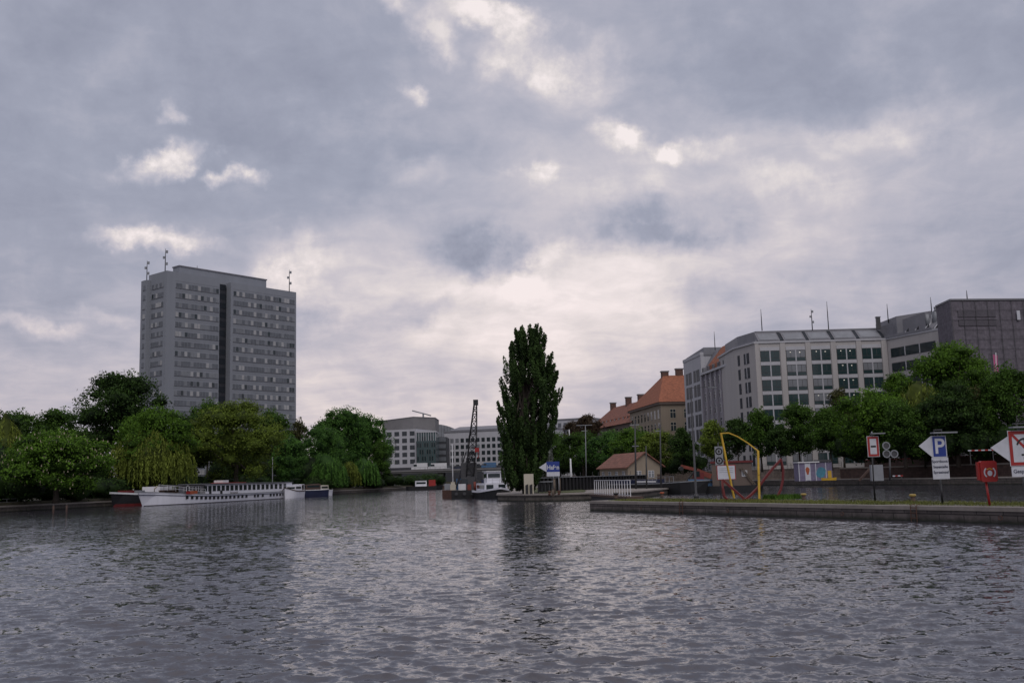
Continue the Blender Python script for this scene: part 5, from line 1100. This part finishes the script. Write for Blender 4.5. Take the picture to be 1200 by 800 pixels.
# wall brace near it
q=at(1014,552,160); g=thing('timber_brace','dark slanting timber brace against the quay wall left of the grey cabinet','brace',(q.x,q.y,1.08)); mb=MB(); mb.use(M['brown']); mb.beam((-1.1,0,0),(.9,0,2.0),.3); mb.obj('diagonal',g); mb=MB(); mb.use(M['brown']); mb.beam((.9,0,0),(.9,0,2.0),.22); mb.obj('upright',g)
# barriers
for px,py,Y_,lab in ((1150,527,150,'red and white barrier plank in the trees above the lifebuoy box'),(1052,557,158,'small red and white barrier on the far quay under the ring signal')):
    p=at(px,py,Y_); z0_=3.1 if py<540 else 1.08; g=thing('barrier',lab,'barrier',(p.x,Y_,z0_)); mb=MB(); hh=p.z-z0_; 
    for i in range(8 if py<540 else 4): mb.use(M['red'] if i%2 else M['signwhite']); mb.box(-2+i*.5 if py<540 else -.8+i*.4,-1.5+i*.5 if py<540 else -.4+i*.4,-.03,.03,hh-.12,hh+.05)
    mb.obj('plank',g); mb=MB(); mb.use(M['dkgrey']); 
    for x in ((-1.7,1.7) if py<540 else (-.6,.6)): mb.box(x-.05,x+.05,.0,.1,0,hh)
    mb.obj('stand',g)
# mural kiosk
Yk=178; a=at(936.5,561,Yk); b=at(976,561,Yk); g=thing('mural_kiosk','small white framed kiosk painted with violet, orange and turquoise murals on the far quay','kiosk',(a.x,Yk,1.08)); wk=b.x-a.x; hk=at(950,540.5,Yk).z-1.08
mb=MB(); mb.use(M['murals']); mb.box(0,wk,0,3,0,hk-.2); mb.obj('wall',g); mb=MB(); mb.use(M['white']); mb.box(-.15,wk*.62,-.25,3.1,hk-.2,hk); mb.use(M['dkgrey']); mb.box(wk*.62,wk*.98,-.25,3.1,hk-.1,hk+.25); mb.obj('roof',g)
for x in (0,.19,.33,.5,.8): mb=MB(); mb.use(M['signwhite']); mb.box(x*wk,x*wk+.14,-.04,0,0,hk-.2); mb.obj('frame_post',g)
mb=MB(); mb.use(M['signwhite']); mb.box(.19*wk+.14,.33*wk,-.03,0,.1,hk-.3); mb.obj('white_panel',g)
mb=MB(); mb.use(M['orange']); cxx=.265*wk; mb.face(*[(cxx+.33*math.cos(t_)*(1+.25*math.sin(3*t_)),-.045,hk*.52+.7*math.sin(t_)) for t_ in [6.283*i/12 for i in range(12)]]); mb.use(M['turq']); mb.face(*[(.66*wk+.85*math.cos(t_)*(1+.2*math.sin(2*t_)),-.045,hk*.42+.95*math.sin(t_)) for t_ in [6.283*i/14 for i in range(14)]]); mb.use(M['yellow']); mb.box(.86*wk,.97*wk,-.045,0,.1,hk*.5); mb.obj('mural_shape',g)
p=at(971,562.5,176); g=thing('canoe','yellow and brown canoe lying at the right foot of the mural kiosk','boat',(p.x,175.8,1.1)); mb=MB(); hull(mb,2.6,.7,.4,.1,.1,.0,.2,.4,.1,10,M['yellow'],M['yellow']); mb.obj('hull',g); mb=MB(); mb.use(M['brown']); mb.box(-.3,.3,-.3,.3,.38,.44); mb.obj('seat',g)
# masts and lamps behind
def mast(px,pyt,pyb,Y_,label,mt='dkgrey',r=.12,arms=(),px2=None,z0=None,nm='lamp_mast',cat='mast'):
    b=at(px,pyb,Y_); zb=z0 if z0 is not None else b.z; tp=at(px2 or px,pyt,Y_); g=thing(nm,label,cat,(b.x,Y_,zb)); h=tp.z-zb
    mb=MB(); mb.use(M[mt]); mb.tube([(0,0,0),(tp.x-b.x,0,h)],[r,r*.6],7); mb.obj('pole',g)
    if arms:
        mb=MB(); mb.use(M['grey'])
        for (f,l,rr) in arms: mb.beam((-l,0,h*f),(rr,0,h*f),.12)
        mb.obj('crossarm',g)
    return g
mast(745,492,566,150,'tall dark harbour mast in front of the lock house gable, with short arms','dkgrey',.16,((.93,.5,.9),(.62,.3,.7)),744,z0=.9)
mast(757.5,522,566,150,'short dark mast nearest the lock house gable','dkgrey',.13,(),757,z0=.9)
mast(774.5,497,570,150,'dark mast right of the lock house corner','dkgrey',.15,((.9,.4,.4),),773.5,z0=.5)
mast(669.5,537,560,160,'leaning white post above the dark quay wall','white',.2,(),668.5,z0=.9)
mast(687,498,560,200,'thin green grey lamp post among the quay trees behind the wall','grey',.12,((1.0,1.6,1.6),(.9,.6,.6)),686,z0=2)
mast(667.5,503,516,300,'distant white flagpole above the quay trees','white',.25,(),667,z0=3.2,nm='flagpole',cat='flagpole')
p=at(667.5,506,300); 
fl=mast(1168,413,470,178,'white flagpole with a pink and white banner among the right hand trees','white',.1,(),1167,nm='flagpole',cat='flagpole')
mb=MB(); mb.use(mat('pink_banner',(.45,.10,.22),.7,.1,1)); zt_=at(1167,415,178).z-fl.location.z
for i in range(5): mb.face((.1+.02*i,.05*math.sin(i),zt_-i*1.4),(.9-.05*i,.1*math.sin(i*1.7),zt_-i*1.4-.2),(.9-.05*(i+1),.1*math.sin((i+1)*1.7),zt_-(i+1)*1.4-.2),(.1+.02*(i+1),.05*math.sin(i+1),zt_-(i+1)*1.4))
mb.obj('banner',fl)
# left bank rail and piles
g=thing('bank_railing','pale low railing at the far left water edge','railing',(LX(150)-.4,150,1.0)); P=[at(x,590,148) for x in (-2,15)]
railing(g,[(-3,-2,0),(-.8,2.5,0),(1.0,9,0)],1.0,2.0,M['grey'],'rail')
for px,py,lab in ((62.5,600,'thick mooring pile in the dark water below the chestnut tree'),(78,599.5,'second mooring pile right of the thick one below the chestnut'),(421,576.5,'dark pile beneath the hanging willow near the boats')):
    q=onz(px,py); g=thing('mooring_pile',lab,'pile',(q.x,q.y,0)); mb=MB(); mb.use(M['brown']); mb.tube([(0,0,-.5),(0,0,1.0)],[.15,.13],8); mb.obj('shaft',g); mb=MB(); mb.use(M['dkgrey']); mb.tube([(0,0,1.0),(0,0,1.1)],[.16,.08],8); mb.obj('cap',g)

for i,x in enumerate((8.5,19.5,30.5,41.5)):
    lab=('iron mooring ring low on the pier wall nearest its far end','iron mooring ring on the pier wall under the sculpture','iron mooring ring on the pier wall under the dash sign','iron mooring ring on the pier wall under the parking sign')[i]
    c_=Pp+Vector((math.cos(ang_p)*x+math.sin(ang_p)*.08, math.sin(ang_p)*x-math.cos(ang_p)*.08, .42)); g=thing('mooring_ring',lab,'mooring ring',c_,ang_p)
    mb=MB(); mb.use(M['rust']); P=[(.11*math.cos(6.283*k/12),-.03,-.11+.11*math.sin(6.283*k/12)) for k in range(13)]; mb.tube(P,.018,5); mb.obj('ring',g); mb=MB(); mb.use(M['dkgrey']); mb.box(-.06,.06,-.03,.03,-.04,.06); mb.obj('bracket',g)
for x,lab in ((14.0,'rusty ladder on the pier wall left of the red sculpture'),(36.0,'rusty ladder on the pier wall between the dash sign and the parking sign')):
    c_=Pp+Vector((math.cos(ang_p)*x+math.sin(ang_p)*.09, math.sin(ang_p)*x-math.cos(ang_p)*.09, 0)); g=thing('ladder',lab,'ladder',c_,ang_p)
    for s_ in (-.2,.2): mb=MB(); mb.use(M['rust']); mb.tube([(s_,-.05,-.4),(s_,-.05,.86),(s_,.25,.93)],.025,5); mb.obj('side_rail',g)
    mb=MB(); mb.use(M['rust']); mb.beam((-.2,-.05,0),(.2,-.05,0),.035); rm_=mb.mesh('rung')
    for k in range(4): add_window(rm_,g,(0,0,-.1+.28*k),0,'rung')
# ------------------------------------------------------------------ trees
ICO=None
def ico():
    global ICO
    if ICO is None:
        import bmesh
        b=bmesh.new(); bmesh.ops.create_icosphere(b,subdivisions=2,radius=1); b.verts.ensure_lookup_table()
        ICO=(np.array([v.co[:] for v in b.verts]), np.array([[v.index for v in f.verts] for f in b.faces])); b.free()
    return ICO
def leaf_mesh(name, pos, nrm_bias, size, tint, mt, rng, elong=1.0, vert=0.0, lobes=None, coretint=0.0, core=.7, extra=None):
    n=len(pos); nr=rng.normal(size=(n,3)); 
    if nrm_bias is not None: nr=nr+nrm_bias*1.1
    nr/=np.linalg.norm(nr,axis=1)[:,None]+1e-9
    ref=rng.normal(size=(n,3)); ref[:,2]+=vert*6
    tu=ref-(ref*nr).sum(1)[:,None]*nr; tu/=np.linalg.norm(tu,axis=1)[:,None]+1e-9; tv=np.cross(nr,tu)
    s=size*rng.uniform(.6,1.35,n)[:,None]
    a=pos-tu*s*elong*.5; c=pos+tu*s*elong*.5; b=pos+tv*s*.34; d=pos-tv*s*.34
    V=np.stack([a,b,c,d],1).reshape(-1,3); nq=n; loops=[np.arange(4*n,dtype=np.int32)]; starts=[np.arange(0,4*n,4,dtype=np.int32)]; T=[tint]
    mi=[np.zeros(n,np.int32)]; off=4*n; lo=4*n; VV=[V]
    if lobes is not None and core>0:
        iv,iF=ico()
        for (c0,r0,tt) in lobes:
            jit=1+.18*rng.normal(size=(len(iv),1)); vv=iv*jit*np.array(r0)*core+np.array(c0); VV.append(vv); loops.append((iF+off).astype(np.int32).ravel()); starts.append(lo+np.arange(0,iF.size,3,dtype=np.int32)); T.append(np.full(len(iF),coretint)); mi.append(np.zeros(len(iF),np.int32)); off+=len(iv); lo+=iF.size
    if extra is not None:
        ep,em,es=extra; k=len(ep); e=rng.normal(size=(k,3)); e/=np.linalg.norm(e,axis=1)[:,None]; f=np.cross(e,[0,0,1.]); f/=np.linalg.norm(f,axis=1)[:,None]+1e-9; up=np.array([0,0,1.])
        vv=np.stack([ep-f*es*.4,ep-up*es*.2+f*es*.4,ep+up*es*1.4],1).reshape(-1,3); VV.append(vv); loops.append(np.arange(off,off+3*k,dtype=np.int32)); starts.append(lo+np.arange(0,3*k,3,dtype=np.int32)); T.append(np.ones(k)); mi.append(np.ones(k,np.int32)); off+=3*k; lo+=3*k
    V=np.concatenate(VV); Lp=np.concatenate(loops); St=np.concatenate(starts); T=np.concatenate(T); mi=np.concatenate(mi)
    me=bpy.data.meshes.new(name); me.vertices.add(len(V)); me.vertices.foreach_set('co',V.astype(np.float32).ravel()); me.loops.add(len(Lp)); me.loops.foreach_set('vertex_index',Lp); me.polygons.add(len(St)); me.polygons.foreach_set('loop_start',St)
    me.materials.append(mt)
    if extra is not None: me.materials.append(extra[1])
    me.polygons.foreach_set('material_index',mi)
    at_=me.attributes.new('tint','FLOAT','FACE'); at_.data.foreach_set('value',np.clip(T,0,1).astype(np.float32)); me.update(); return me
def trunk_obj(g, h, r, limbs, mt, lean=(0,0)):
    mb=MB(); mb.use(mt); k=6; P=[(lean[0]*i/k*h+.05*math.sin(i*2.1)*r*3,lean[1]*i/k*h+.05*math.cos(i*1.7)*r*3,h*i/k) for i in range(k+1)]; P[0]=(P[0][0],P[0][1],-.4)
    mb.tube(P,[r*1.35]+[r*(1-.55*i/k) for i in range(1,k+1)],8)
    for (c0,r0,tt) in limbs:
        z0=h*random.uniform(.45,.95); s0=Vector((0,0,z0)); e=Vector(c0); m_=s0.lerp(e,.5)+Vector((0,0,-.06*(e-s0).length)); mb.tube([s0,m_,e],[r*.42,r*.26,r*.07],5)
    return mb.obj('trunk',g)
LEAF_N=1.45
def tree(label, px, pyb, Y, top_py, wpx, mt, style='round', zb=None, size=.42, n=7000, seed=0, bottom_py=None, name='broadleaf_tree', bark=None, group=None, dense=1.0, flowers=False, depth=None, dx=0):
    rng=np.random.default_rng(seed+100); random.seed(seed); n=int(n*LEAF_N); size=size*.84
    base=at(px,pyb,Y); zb_=base.z if zb is None else zb; g=thing(name,label,'tree',(base.x,Y,zb_),0,group)
    ztop=at(px,top_py,Y).z-zb_; zlow=(at(px,bottom_py,Y).z-zb_) if bottom_py else ztop*.22; zlow=max(zlow,.3)
    Rx=wpx/F_PX*Y/2; Rz=(ztop-zlow)/2; cz=(ztop+zlow)/2; Ry=depth or Rx*.9
    pos=[];bias=[];tint=[];lobes=[]
    if style in('round','open'):
        K=int(38*dense) if Rx>4 else 22
        i=0
        while len(lobes)<K:
            i+=1; th=rng.uniform(0,6.283); u=rng.uniform(-.85,1); q=math.sqrt(1-u*u); f=rng.uniform(.45,.80)
            lr=rng.uniform(.17,.36); f=min(f+.1,.86-lr*.3); c0=np.array([math.cos(th)*q*Rx*f, math.sin(th)*q*Ry*f, cz+u*Rz*min(f+.06,.86)])
            # keep the lobe inside the envelope
            wob=1+.14*math.sin(3*th+seed)+.10*math.sin(5*th+2.1*seed+3*u); c0=c0*np.array([wob,wob,1]); rr=np.array([Rx*lr*1.12,Ry*lr*1.12,min(Rz,Rx*1.3)*lr*.74]); lobes.append((c0,rr,rng.uniform(0,1)))
        lobes.append((np.array([0,0,cz]),np.array([Rx*.55,Ry*.55,Rz*.6]),.2)); lobes.append((np.array([0,0,ztop-Rz*.42]),np.array([Rx*.42,Ry*.42,Rz*.42]),.6))
        vol=np.array([l[1][0]*l[1][2] for l in lobes]); cnt=(n*vol/vol.sum()).astype(int)
        for (c0,rr,tt),k in zip(lobes,cnt):
            d=rng.normal(size=(k,3)); d/=np.linalg.norm(d,axis=1)[:,None]; rad=rng.uniform(.62,1.12,k)**.8; rad=rad*(1+.16*np.sin(d[:,0]*5+tt*9)*np.sin(d[:,2]*6+tt*4))
            pos.append(c0+d*rr*rad[:,None]); bias.append(d); tint.append(np.clip(.14+.36*tt+.34*d[:,2]+rng.normal(size=k)*.2,0,1))  # lobe tops tinted lighter: light from above painted into the leaf colour
        # loose outer sprays
        k=int(n*.16); d=rng.normal(size=(k//8,3)); d/=np.linalg.norm(d,axis=1)[:,None]; d[:,2]=np.abs(d[:,2])*.95-.12; c0=d*np.array([Rx,Ry,Rz])*rng.uniform(.86,1.03,(len(d),1))+np.array([0,0,cz]); c0=np.repeat(c0,8,0)+rng.normal(size=(len(c0)*8,3))*size*.9
        pos.append(c0); bias.append(np.repeat(d,8,0)); tint.append(rng.uniform(.2,.8,len(c0)))
        P=np.concatenate(pos); B=np.concatenate(bias); T=np.concatenate(tint); ex=None
        if flowers:
            sel=rng.random(len(P))<.035; ok=sel&(B[:,1]<.1); ex=(P[ok]+B[ok]*.25,L_flower,.24)
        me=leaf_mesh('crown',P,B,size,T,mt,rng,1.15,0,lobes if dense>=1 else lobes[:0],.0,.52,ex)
    elif style=='willow':
        ns=max(60,int(n/26)); 
        th=rng.uniform(0,6.283,ns); u=np.sqrt(rng.uniform(0,1,ns)); x=np.cos(th)*u*Rx; y=np.sin(th)*u*Ry; grp=np.sin(th*5+seed)*.08+np.sin(th*11)*.05
        zt=zlow+(ztop-zlow)*(np.sqrt(np.clip(1-(u*.93)**2.6,0,1))*(.9+grp)+.08*rng.random(ns))
        ln=(zt-zlow)*rng.uniform(.55,1.0,ns)
        for j in range(ns):
            k=26; s=np.linspace(0,1,k); out=np.array([math.cos(th[j]),math.sin(th[j])])*Rx*.10*np.sqrt(s)[:,None]
            pp=np.stack([x[j]+out[:,0],y[j]+out[:,1],zt[j]-ln[j]*s**1.15],1)+rng.normal(size=(k,3))*np.array([.14,.14,.1])*size*2; pos.append(pp); tint.append(np.clip(rng.uniform(.2,.9)+.25*(1-s)-.1+rng.normal(size=k)*.1,0,1))
            bias.append(np.repeat(np.array([[math.cos(th[j]),math.sin(th[j]),.4]]),k,0))
        lobes=[(np.array([0,0,zlow+(ztop-zlow)*.5]),np.array([Rx*.9,Ry*.9,(ztop-zlow)*.55]),0)]
        P=np.concatenate(pos); me=leaf_mesh('crown',P,np.concatenate(bias),size,np.concatenate(tint),mt,rng,2.2,1.0,lobes,.05,.84)
        lobes=[(np.array([math.cos(a)*Rx*.5,math.sin(a)*Ry*.5,ztop*.75]),0,0) for a in (0,1.3,2.6,3.9,5.2)]
    crown=bpy.data.objects.new('crown',me); COL.objects.link(crown); crown.parent=g
    trunk_obj(g,cz,max(.18,Rx*.055),lobes[:9],bark or M['bark'])
    return g
# --- poplar
def poplar():
    rng=np.random.default_rng(21); Yp=134.0; base=at(606,577,Yp); g=thing('poplar_tree','tall dark columnar poplar with a split top standing on the island tip','tree',(base.x+1.2,Yp,.95))
    prof=[(377,618,13),(386,619,22),(400,620,28),(420,621.5,34.5),(445,622.5,40),(470,620,41),(485,618.5,40),(500,617,37),(525,613,32),(545,610.5,28),(560,609,24),(571,609,15)]
    def env(z):
        for (a,b) in zip(prof,prof[1:]):
            za=at(610,a[0],Yp).z-.95; zb_=at(610,b[0],Yp).z-.95
            if zb_<=z<=za:
                f=(za-z)/(za-zb_); py=a[0]+(b[0]-a[0])*f; c=a[1]+(b[1]-a[1])*f; hw=a[2]+(b[2]-a[2])*f
                return at(c,py,Yp).x-base.x-1.2, hw/F_PX*Yp
        return 0,.1
    ztop=at(610,380,Yp).z-.95; zbot=at(610,573,Yp).z-.95
    pos=[];bias=[];tint=[];lobes=[]; tips=[]
    K=500
    for j in range(K):
        h=zbot+1.5+(ztop-zbot-1.5)*rng.uniform(0,1)**.9; cx,hw=env(h); th=rng.uniform(0,6.283); f=math.sqrt(rng.uniform(0.02,1)); hw=max(hw-.25,.15)
        L_=rng.uniform(1.5,3.2)*(1-.25*(h/ztop)); r=rng.uniform(.34,.66)*(1-.38*f)
        c0=np.array([cx+math.cos(th)*f*hw, math.sin(th)*f*hw, h]); lean=np.array([math.cos(th)*.26*f,math.sin(th)*.26*f,1.0])
        c0=c0-lean*(L_*.60); c0[2]=max(c0[2],zbot+L_*.55)
        # keep the notch and the see-through slots in the upper middle
        if abs(c0[0]-(at(618,400,Yp).x-base.x-1.2))<.30 and h>ztop*.84 and rng.random()<.85: continue
        if 0.1<c0[0]-(at(616,460,Yp).x-base.x-1.2)<1.0 and ztop*.50<h<ztop*.84 and rng.random()<.72: continue
        k=230; s=rng.uniform(-1,1,k); rad=np.sqrt(np.clip(1-s*s,0,1))*r*rng.uniform(.35,1.25,k)*np.where(s>0,.75,1.0); a=rng.uniform(0,6.283,k)
        pp=c0+lean*(s*L_*.62)[:,None]+np.stack([np.cos(a)*rad,np.sin(a)*rad,np.zeros(k)],1); tt=rng.random()
        pos.append(pp); bias.append(np.stack([np.cos(a),np.sin(a),np.full(k,.3)],1)); tint.append(np.clip(.15+.5*tt+.22*s+rng.normal(size=k)*.16,0,1)); 
        if h<ztop*.75 and f<.6: lobes.append((c0,np.array([r*.8,r*.8,L_*.55]),0))
        if j%6==0: tips.append((c0,0,0))
    me=leaf_mesh('crown',np.concatenate(pos),np.concatenate(bias),.22,np.concatenate(tint),L_pop,rng,1.3,.25,lobes,.0,.6)
    crown=bpy.data.objects.new('crown',me); COL.objects.link(crown); crown.parent=g
    trunk_obj(g,ztop*.8,.42,tips,M['bark'])
poplar()
# --- left bank
BL_=560
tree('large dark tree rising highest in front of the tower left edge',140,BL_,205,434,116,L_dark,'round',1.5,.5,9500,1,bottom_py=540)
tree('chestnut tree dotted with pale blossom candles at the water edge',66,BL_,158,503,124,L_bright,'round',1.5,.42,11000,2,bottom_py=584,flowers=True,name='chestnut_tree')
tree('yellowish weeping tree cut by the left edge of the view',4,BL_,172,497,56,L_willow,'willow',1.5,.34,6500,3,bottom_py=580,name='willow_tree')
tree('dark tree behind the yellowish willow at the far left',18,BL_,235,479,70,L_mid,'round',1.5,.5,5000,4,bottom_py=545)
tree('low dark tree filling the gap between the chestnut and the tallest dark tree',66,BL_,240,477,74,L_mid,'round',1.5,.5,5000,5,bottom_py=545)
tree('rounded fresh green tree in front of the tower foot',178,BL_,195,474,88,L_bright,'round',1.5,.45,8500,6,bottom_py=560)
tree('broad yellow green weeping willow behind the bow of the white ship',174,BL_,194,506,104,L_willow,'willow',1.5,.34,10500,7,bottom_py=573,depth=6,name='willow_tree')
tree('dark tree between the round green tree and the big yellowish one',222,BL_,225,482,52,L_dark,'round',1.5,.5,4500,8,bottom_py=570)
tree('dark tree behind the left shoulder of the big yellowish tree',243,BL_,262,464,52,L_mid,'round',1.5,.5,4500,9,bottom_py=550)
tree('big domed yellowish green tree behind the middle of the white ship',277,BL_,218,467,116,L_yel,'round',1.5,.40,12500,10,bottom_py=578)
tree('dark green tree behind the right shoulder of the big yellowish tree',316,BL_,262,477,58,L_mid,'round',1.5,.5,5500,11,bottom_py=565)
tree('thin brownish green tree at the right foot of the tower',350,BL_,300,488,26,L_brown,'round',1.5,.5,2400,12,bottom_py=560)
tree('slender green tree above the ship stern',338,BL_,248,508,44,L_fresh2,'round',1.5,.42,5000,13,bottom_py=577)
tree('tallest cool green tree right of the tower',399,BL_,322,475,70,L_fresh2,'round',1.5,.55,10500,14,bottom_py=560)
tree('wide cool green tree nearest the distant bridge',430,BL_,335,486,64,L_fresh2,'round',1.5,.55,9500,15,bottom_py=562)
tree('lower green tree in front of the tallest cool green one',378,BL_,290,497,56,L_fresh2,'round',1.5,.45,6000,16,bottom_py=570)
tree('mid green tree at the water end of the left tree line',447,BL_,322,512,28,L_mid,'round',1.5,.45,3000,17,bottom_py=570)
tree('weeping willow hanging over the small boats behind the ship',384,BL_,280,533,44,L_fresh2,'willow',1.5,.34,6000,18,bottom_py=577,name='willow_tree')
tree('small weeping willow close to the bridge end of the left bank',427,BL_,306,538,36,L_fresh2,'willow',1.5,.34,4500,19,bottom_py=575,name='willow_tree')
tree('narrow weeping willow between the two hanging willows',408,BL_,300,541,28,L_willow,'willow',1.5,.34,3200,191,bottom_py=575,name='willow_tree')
# dark undergrowth along the left bank
def shrub(label,x,y,z,rx,rz,mt,seed,group,n=2600,size=.4,ry=None):
    rng=np.random.default_rng(seed); g=thing('shrub',label,'shrub',(x,y,z),0,group); lobes=[]; pos=[];bias=[];tint=[]; ry=ry or rx
    for k in range(9):
        a=rng.uniform(0,6.28); f=rng.uniform(0,.65); lr=rng.uniform(.35,.55); c0=np.array([math.cos(a)*f*rx,math.sin(a)*f*ry,rz*rng.uniform(.35,.65)]); rr=np.array([rx*lr,ry*lr,rz*lr]); lobes.append((c0,rr,0))
        d=rng.normal(size=(n//9,3)); d/=np.linalg.norm(d,axis=1)[:,None]; pos.append(c0+d*rr*rng.uniform(.7,1.15,(len(d),1))); bias.append(d); tint.append(np.clip(.3+.3*d[:,2]+rng.normal(size=len(d))*.18,0,1))  # upper side of each clump painted lighter, as if lit from the sky
    o=bpy.data.objects.new('foliage',leaf_mesh('foliage',np.concatenate(pos),np.concatenate(bias),size,np.concatenate(tint),mt,rng,1.1,0,lobes,0,.8)); COL.objects.link(o); o.parent=g
    mb=MB(); mb.use(M['bark']); [mb.tube([(0,0,-.2),tuple(l[0])],[.08,.03],5) for l in lobes[:4]]; mb.obj('stem',g)
ys=[150,161,172,184,197,211,226,242,259,277,296,316,337,360,384]
for i,y in enumerate(ys):
    shrub('dark waterside shrub in the undergrowth of the left bank',LX(y)-3.2,y,1.2,5.6,4.4 if i<3 else 4.0,L_dark,300+i,'waterside shrubs along the left bank',2400,.4,8)
for i,y in enumerate((165,190,218,250,285,325)):
    shrub('tall dark shrub behind the waterside undergrowth of the left bank',LX(y)-10,y,1.4,8,9.5,L_dark,340+i,'tall shrubs behind the left bank undergrowth',3600,.5,9)
# --- right bank
def zst(): return 3.2
RT=[('first quay tree right of the leaning white post',655,300,506,58,L_mid,'round',.42,3600),
('second quay tree, behind the thin green grey lamp post',684,290,503,64,L_mid,'round',.42,4200),
('quay tree behind the left end of the lock house roof',716,280,502,66,L_fresh2,'round',.42,4600),
('light green quay tree above the ridge of the lock house',746,262,499,62,L_bright,'round',.40,4800),
('yellowish green quay tree right of the tall harbour mast',772,255,502,54,L_yel,'round',.40,4200),
('dark tree in front of the narrow pale building left corner',800,240,500,34,L_dark,'round',.42,4200)]
for i,(lab,px,Y_,tp,wd,mt,stl,sz,n) in enumerate(RT):
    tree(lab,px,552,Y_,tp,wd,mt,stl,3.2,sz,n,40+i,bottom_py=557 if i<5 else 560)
RT2=[('slim yellowish tree beside the pilasters of the pale building',838,222,491,34,L_yel,545,3600),
('dark full tree left of the first office bay',866,214,489,36,L_dark,545,4500),
('tall green tree below the first office window bay',893,212,477,42,L_mid,540,5600),
('green tree in front of the second office window bay',938,206,468,48,L_mid,538,6200),
('low dark tree between the second and third office bays',916,205,497,34,L_dark,544,3600),
('brownish thin crowned tree at the fourth office bay',990,212,454,44,L_brown,530,4500),
('fresh green tree in front of the brownish thin crown',975,192,476,48,L_mid,540,6000),
('broad green tree behind the dash sign',1024,176,452,84,L_bright,540,8800),
('yellow green tree below the office wing windows',1062,200,433,52,L_bright,520,6500),
('highest green tree in front of the netted building edge',1124,188,400,104,L_bright,500,11000),
('dark green tree beneath the highest one, behind the P sign',1124,168,446,84,L_dark,535,8500),
('weeping willow between the dash sign and the P sign',1086,180,452,70,L_willow,532,7000),
('brownish dark tree above the lifebuoy box',1150,172,452,50,L_brown,530,6000),
('wide dark tree at the right edge of the view',1188,165,424,66,L_mid,538,9500),
('shaded tree between the willow and the dash sign',1062,170,470,64,L_mid,540,5500)]
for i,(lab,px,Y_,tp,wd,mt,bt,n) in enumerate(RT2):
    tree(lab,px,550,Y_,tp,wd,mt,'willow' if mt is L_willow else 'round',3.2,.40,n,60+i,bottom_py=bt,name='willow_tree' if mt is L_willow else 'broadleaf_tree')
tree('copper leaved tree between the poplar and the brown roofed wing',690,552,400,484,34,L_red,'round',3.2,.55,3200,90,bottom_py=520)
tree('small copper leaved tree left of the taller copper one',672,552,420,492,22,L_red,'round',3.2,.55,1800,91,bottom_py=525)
tree('pale silvery leaning tree at the right foot of the poplar',640,560,190,505,16,leafmat('leaf_silver',(.05,.055,.05),(.17,.18,.165)),'willow',.9,.28,1600,92,bottom_py=557,name='willow_tree',depth=1.0)
for i,(px,Y_) in enumerate(((655,305),(684,296),(716,288),(745,270),(775,262),(803,246))):
    p=at(px,556,Y_); shrub('dark hedge like shrub under the quay trees beyond the lock house',p.x,Y_,3.0,6.5,4.2,L_dark,380+i,'shrubs under the far quay trees',2200,.42,4)
for i,(px,Y_) in enumerate(((1010,176),(1045,170),(1085,164),(1125,160),(1165,157),(1200,152))):
    p=at(px,545,Y_+6); shrub('dark shrub on top of the reddish terrace wall',p.x,Y_+8,4.2,4.6,4.5,L_dark,400+i,'shrubs above the terrace wall',2400,.38,3)
# a wooded strip far behind the left bank
for i,(px,Y_,tp,wd,mt,lab) in enumerate(((-20,210,470,80,L_dark,'tall dark tree cut off by the left edge of the view'),(105,300,500,60,L_dark,'distant dark tree showing between the chestnut and the tallest dark tree'),(205,255,500,60,L_dark,'distant dark tree at the tower base left of the yellowish dome'),(300,300,520,70,L_dark,'distant dark tree at the tower base behind the yellowish dome'))):
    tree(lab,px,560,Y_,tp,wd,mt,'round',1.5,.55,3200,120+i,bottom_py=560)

# lettering becomes plain meshes
bpy.context.view_layer.update(); dg=bpy.context.evaluated_depsgraph_get()
for o in [o for o in scene.objects if o.type=='FONT']:
    me=bpy.data.meshes.new_from_object(o.evaluated_get(dg)); n=o.name; mw=o.matrix_local.copy(); pr=o.parent; bpy.data.objects.remove(o)
    k=bpy.data.objects.new(n,me); COL.objects.link(k); k.parent=pr; k.matrix_local=mw
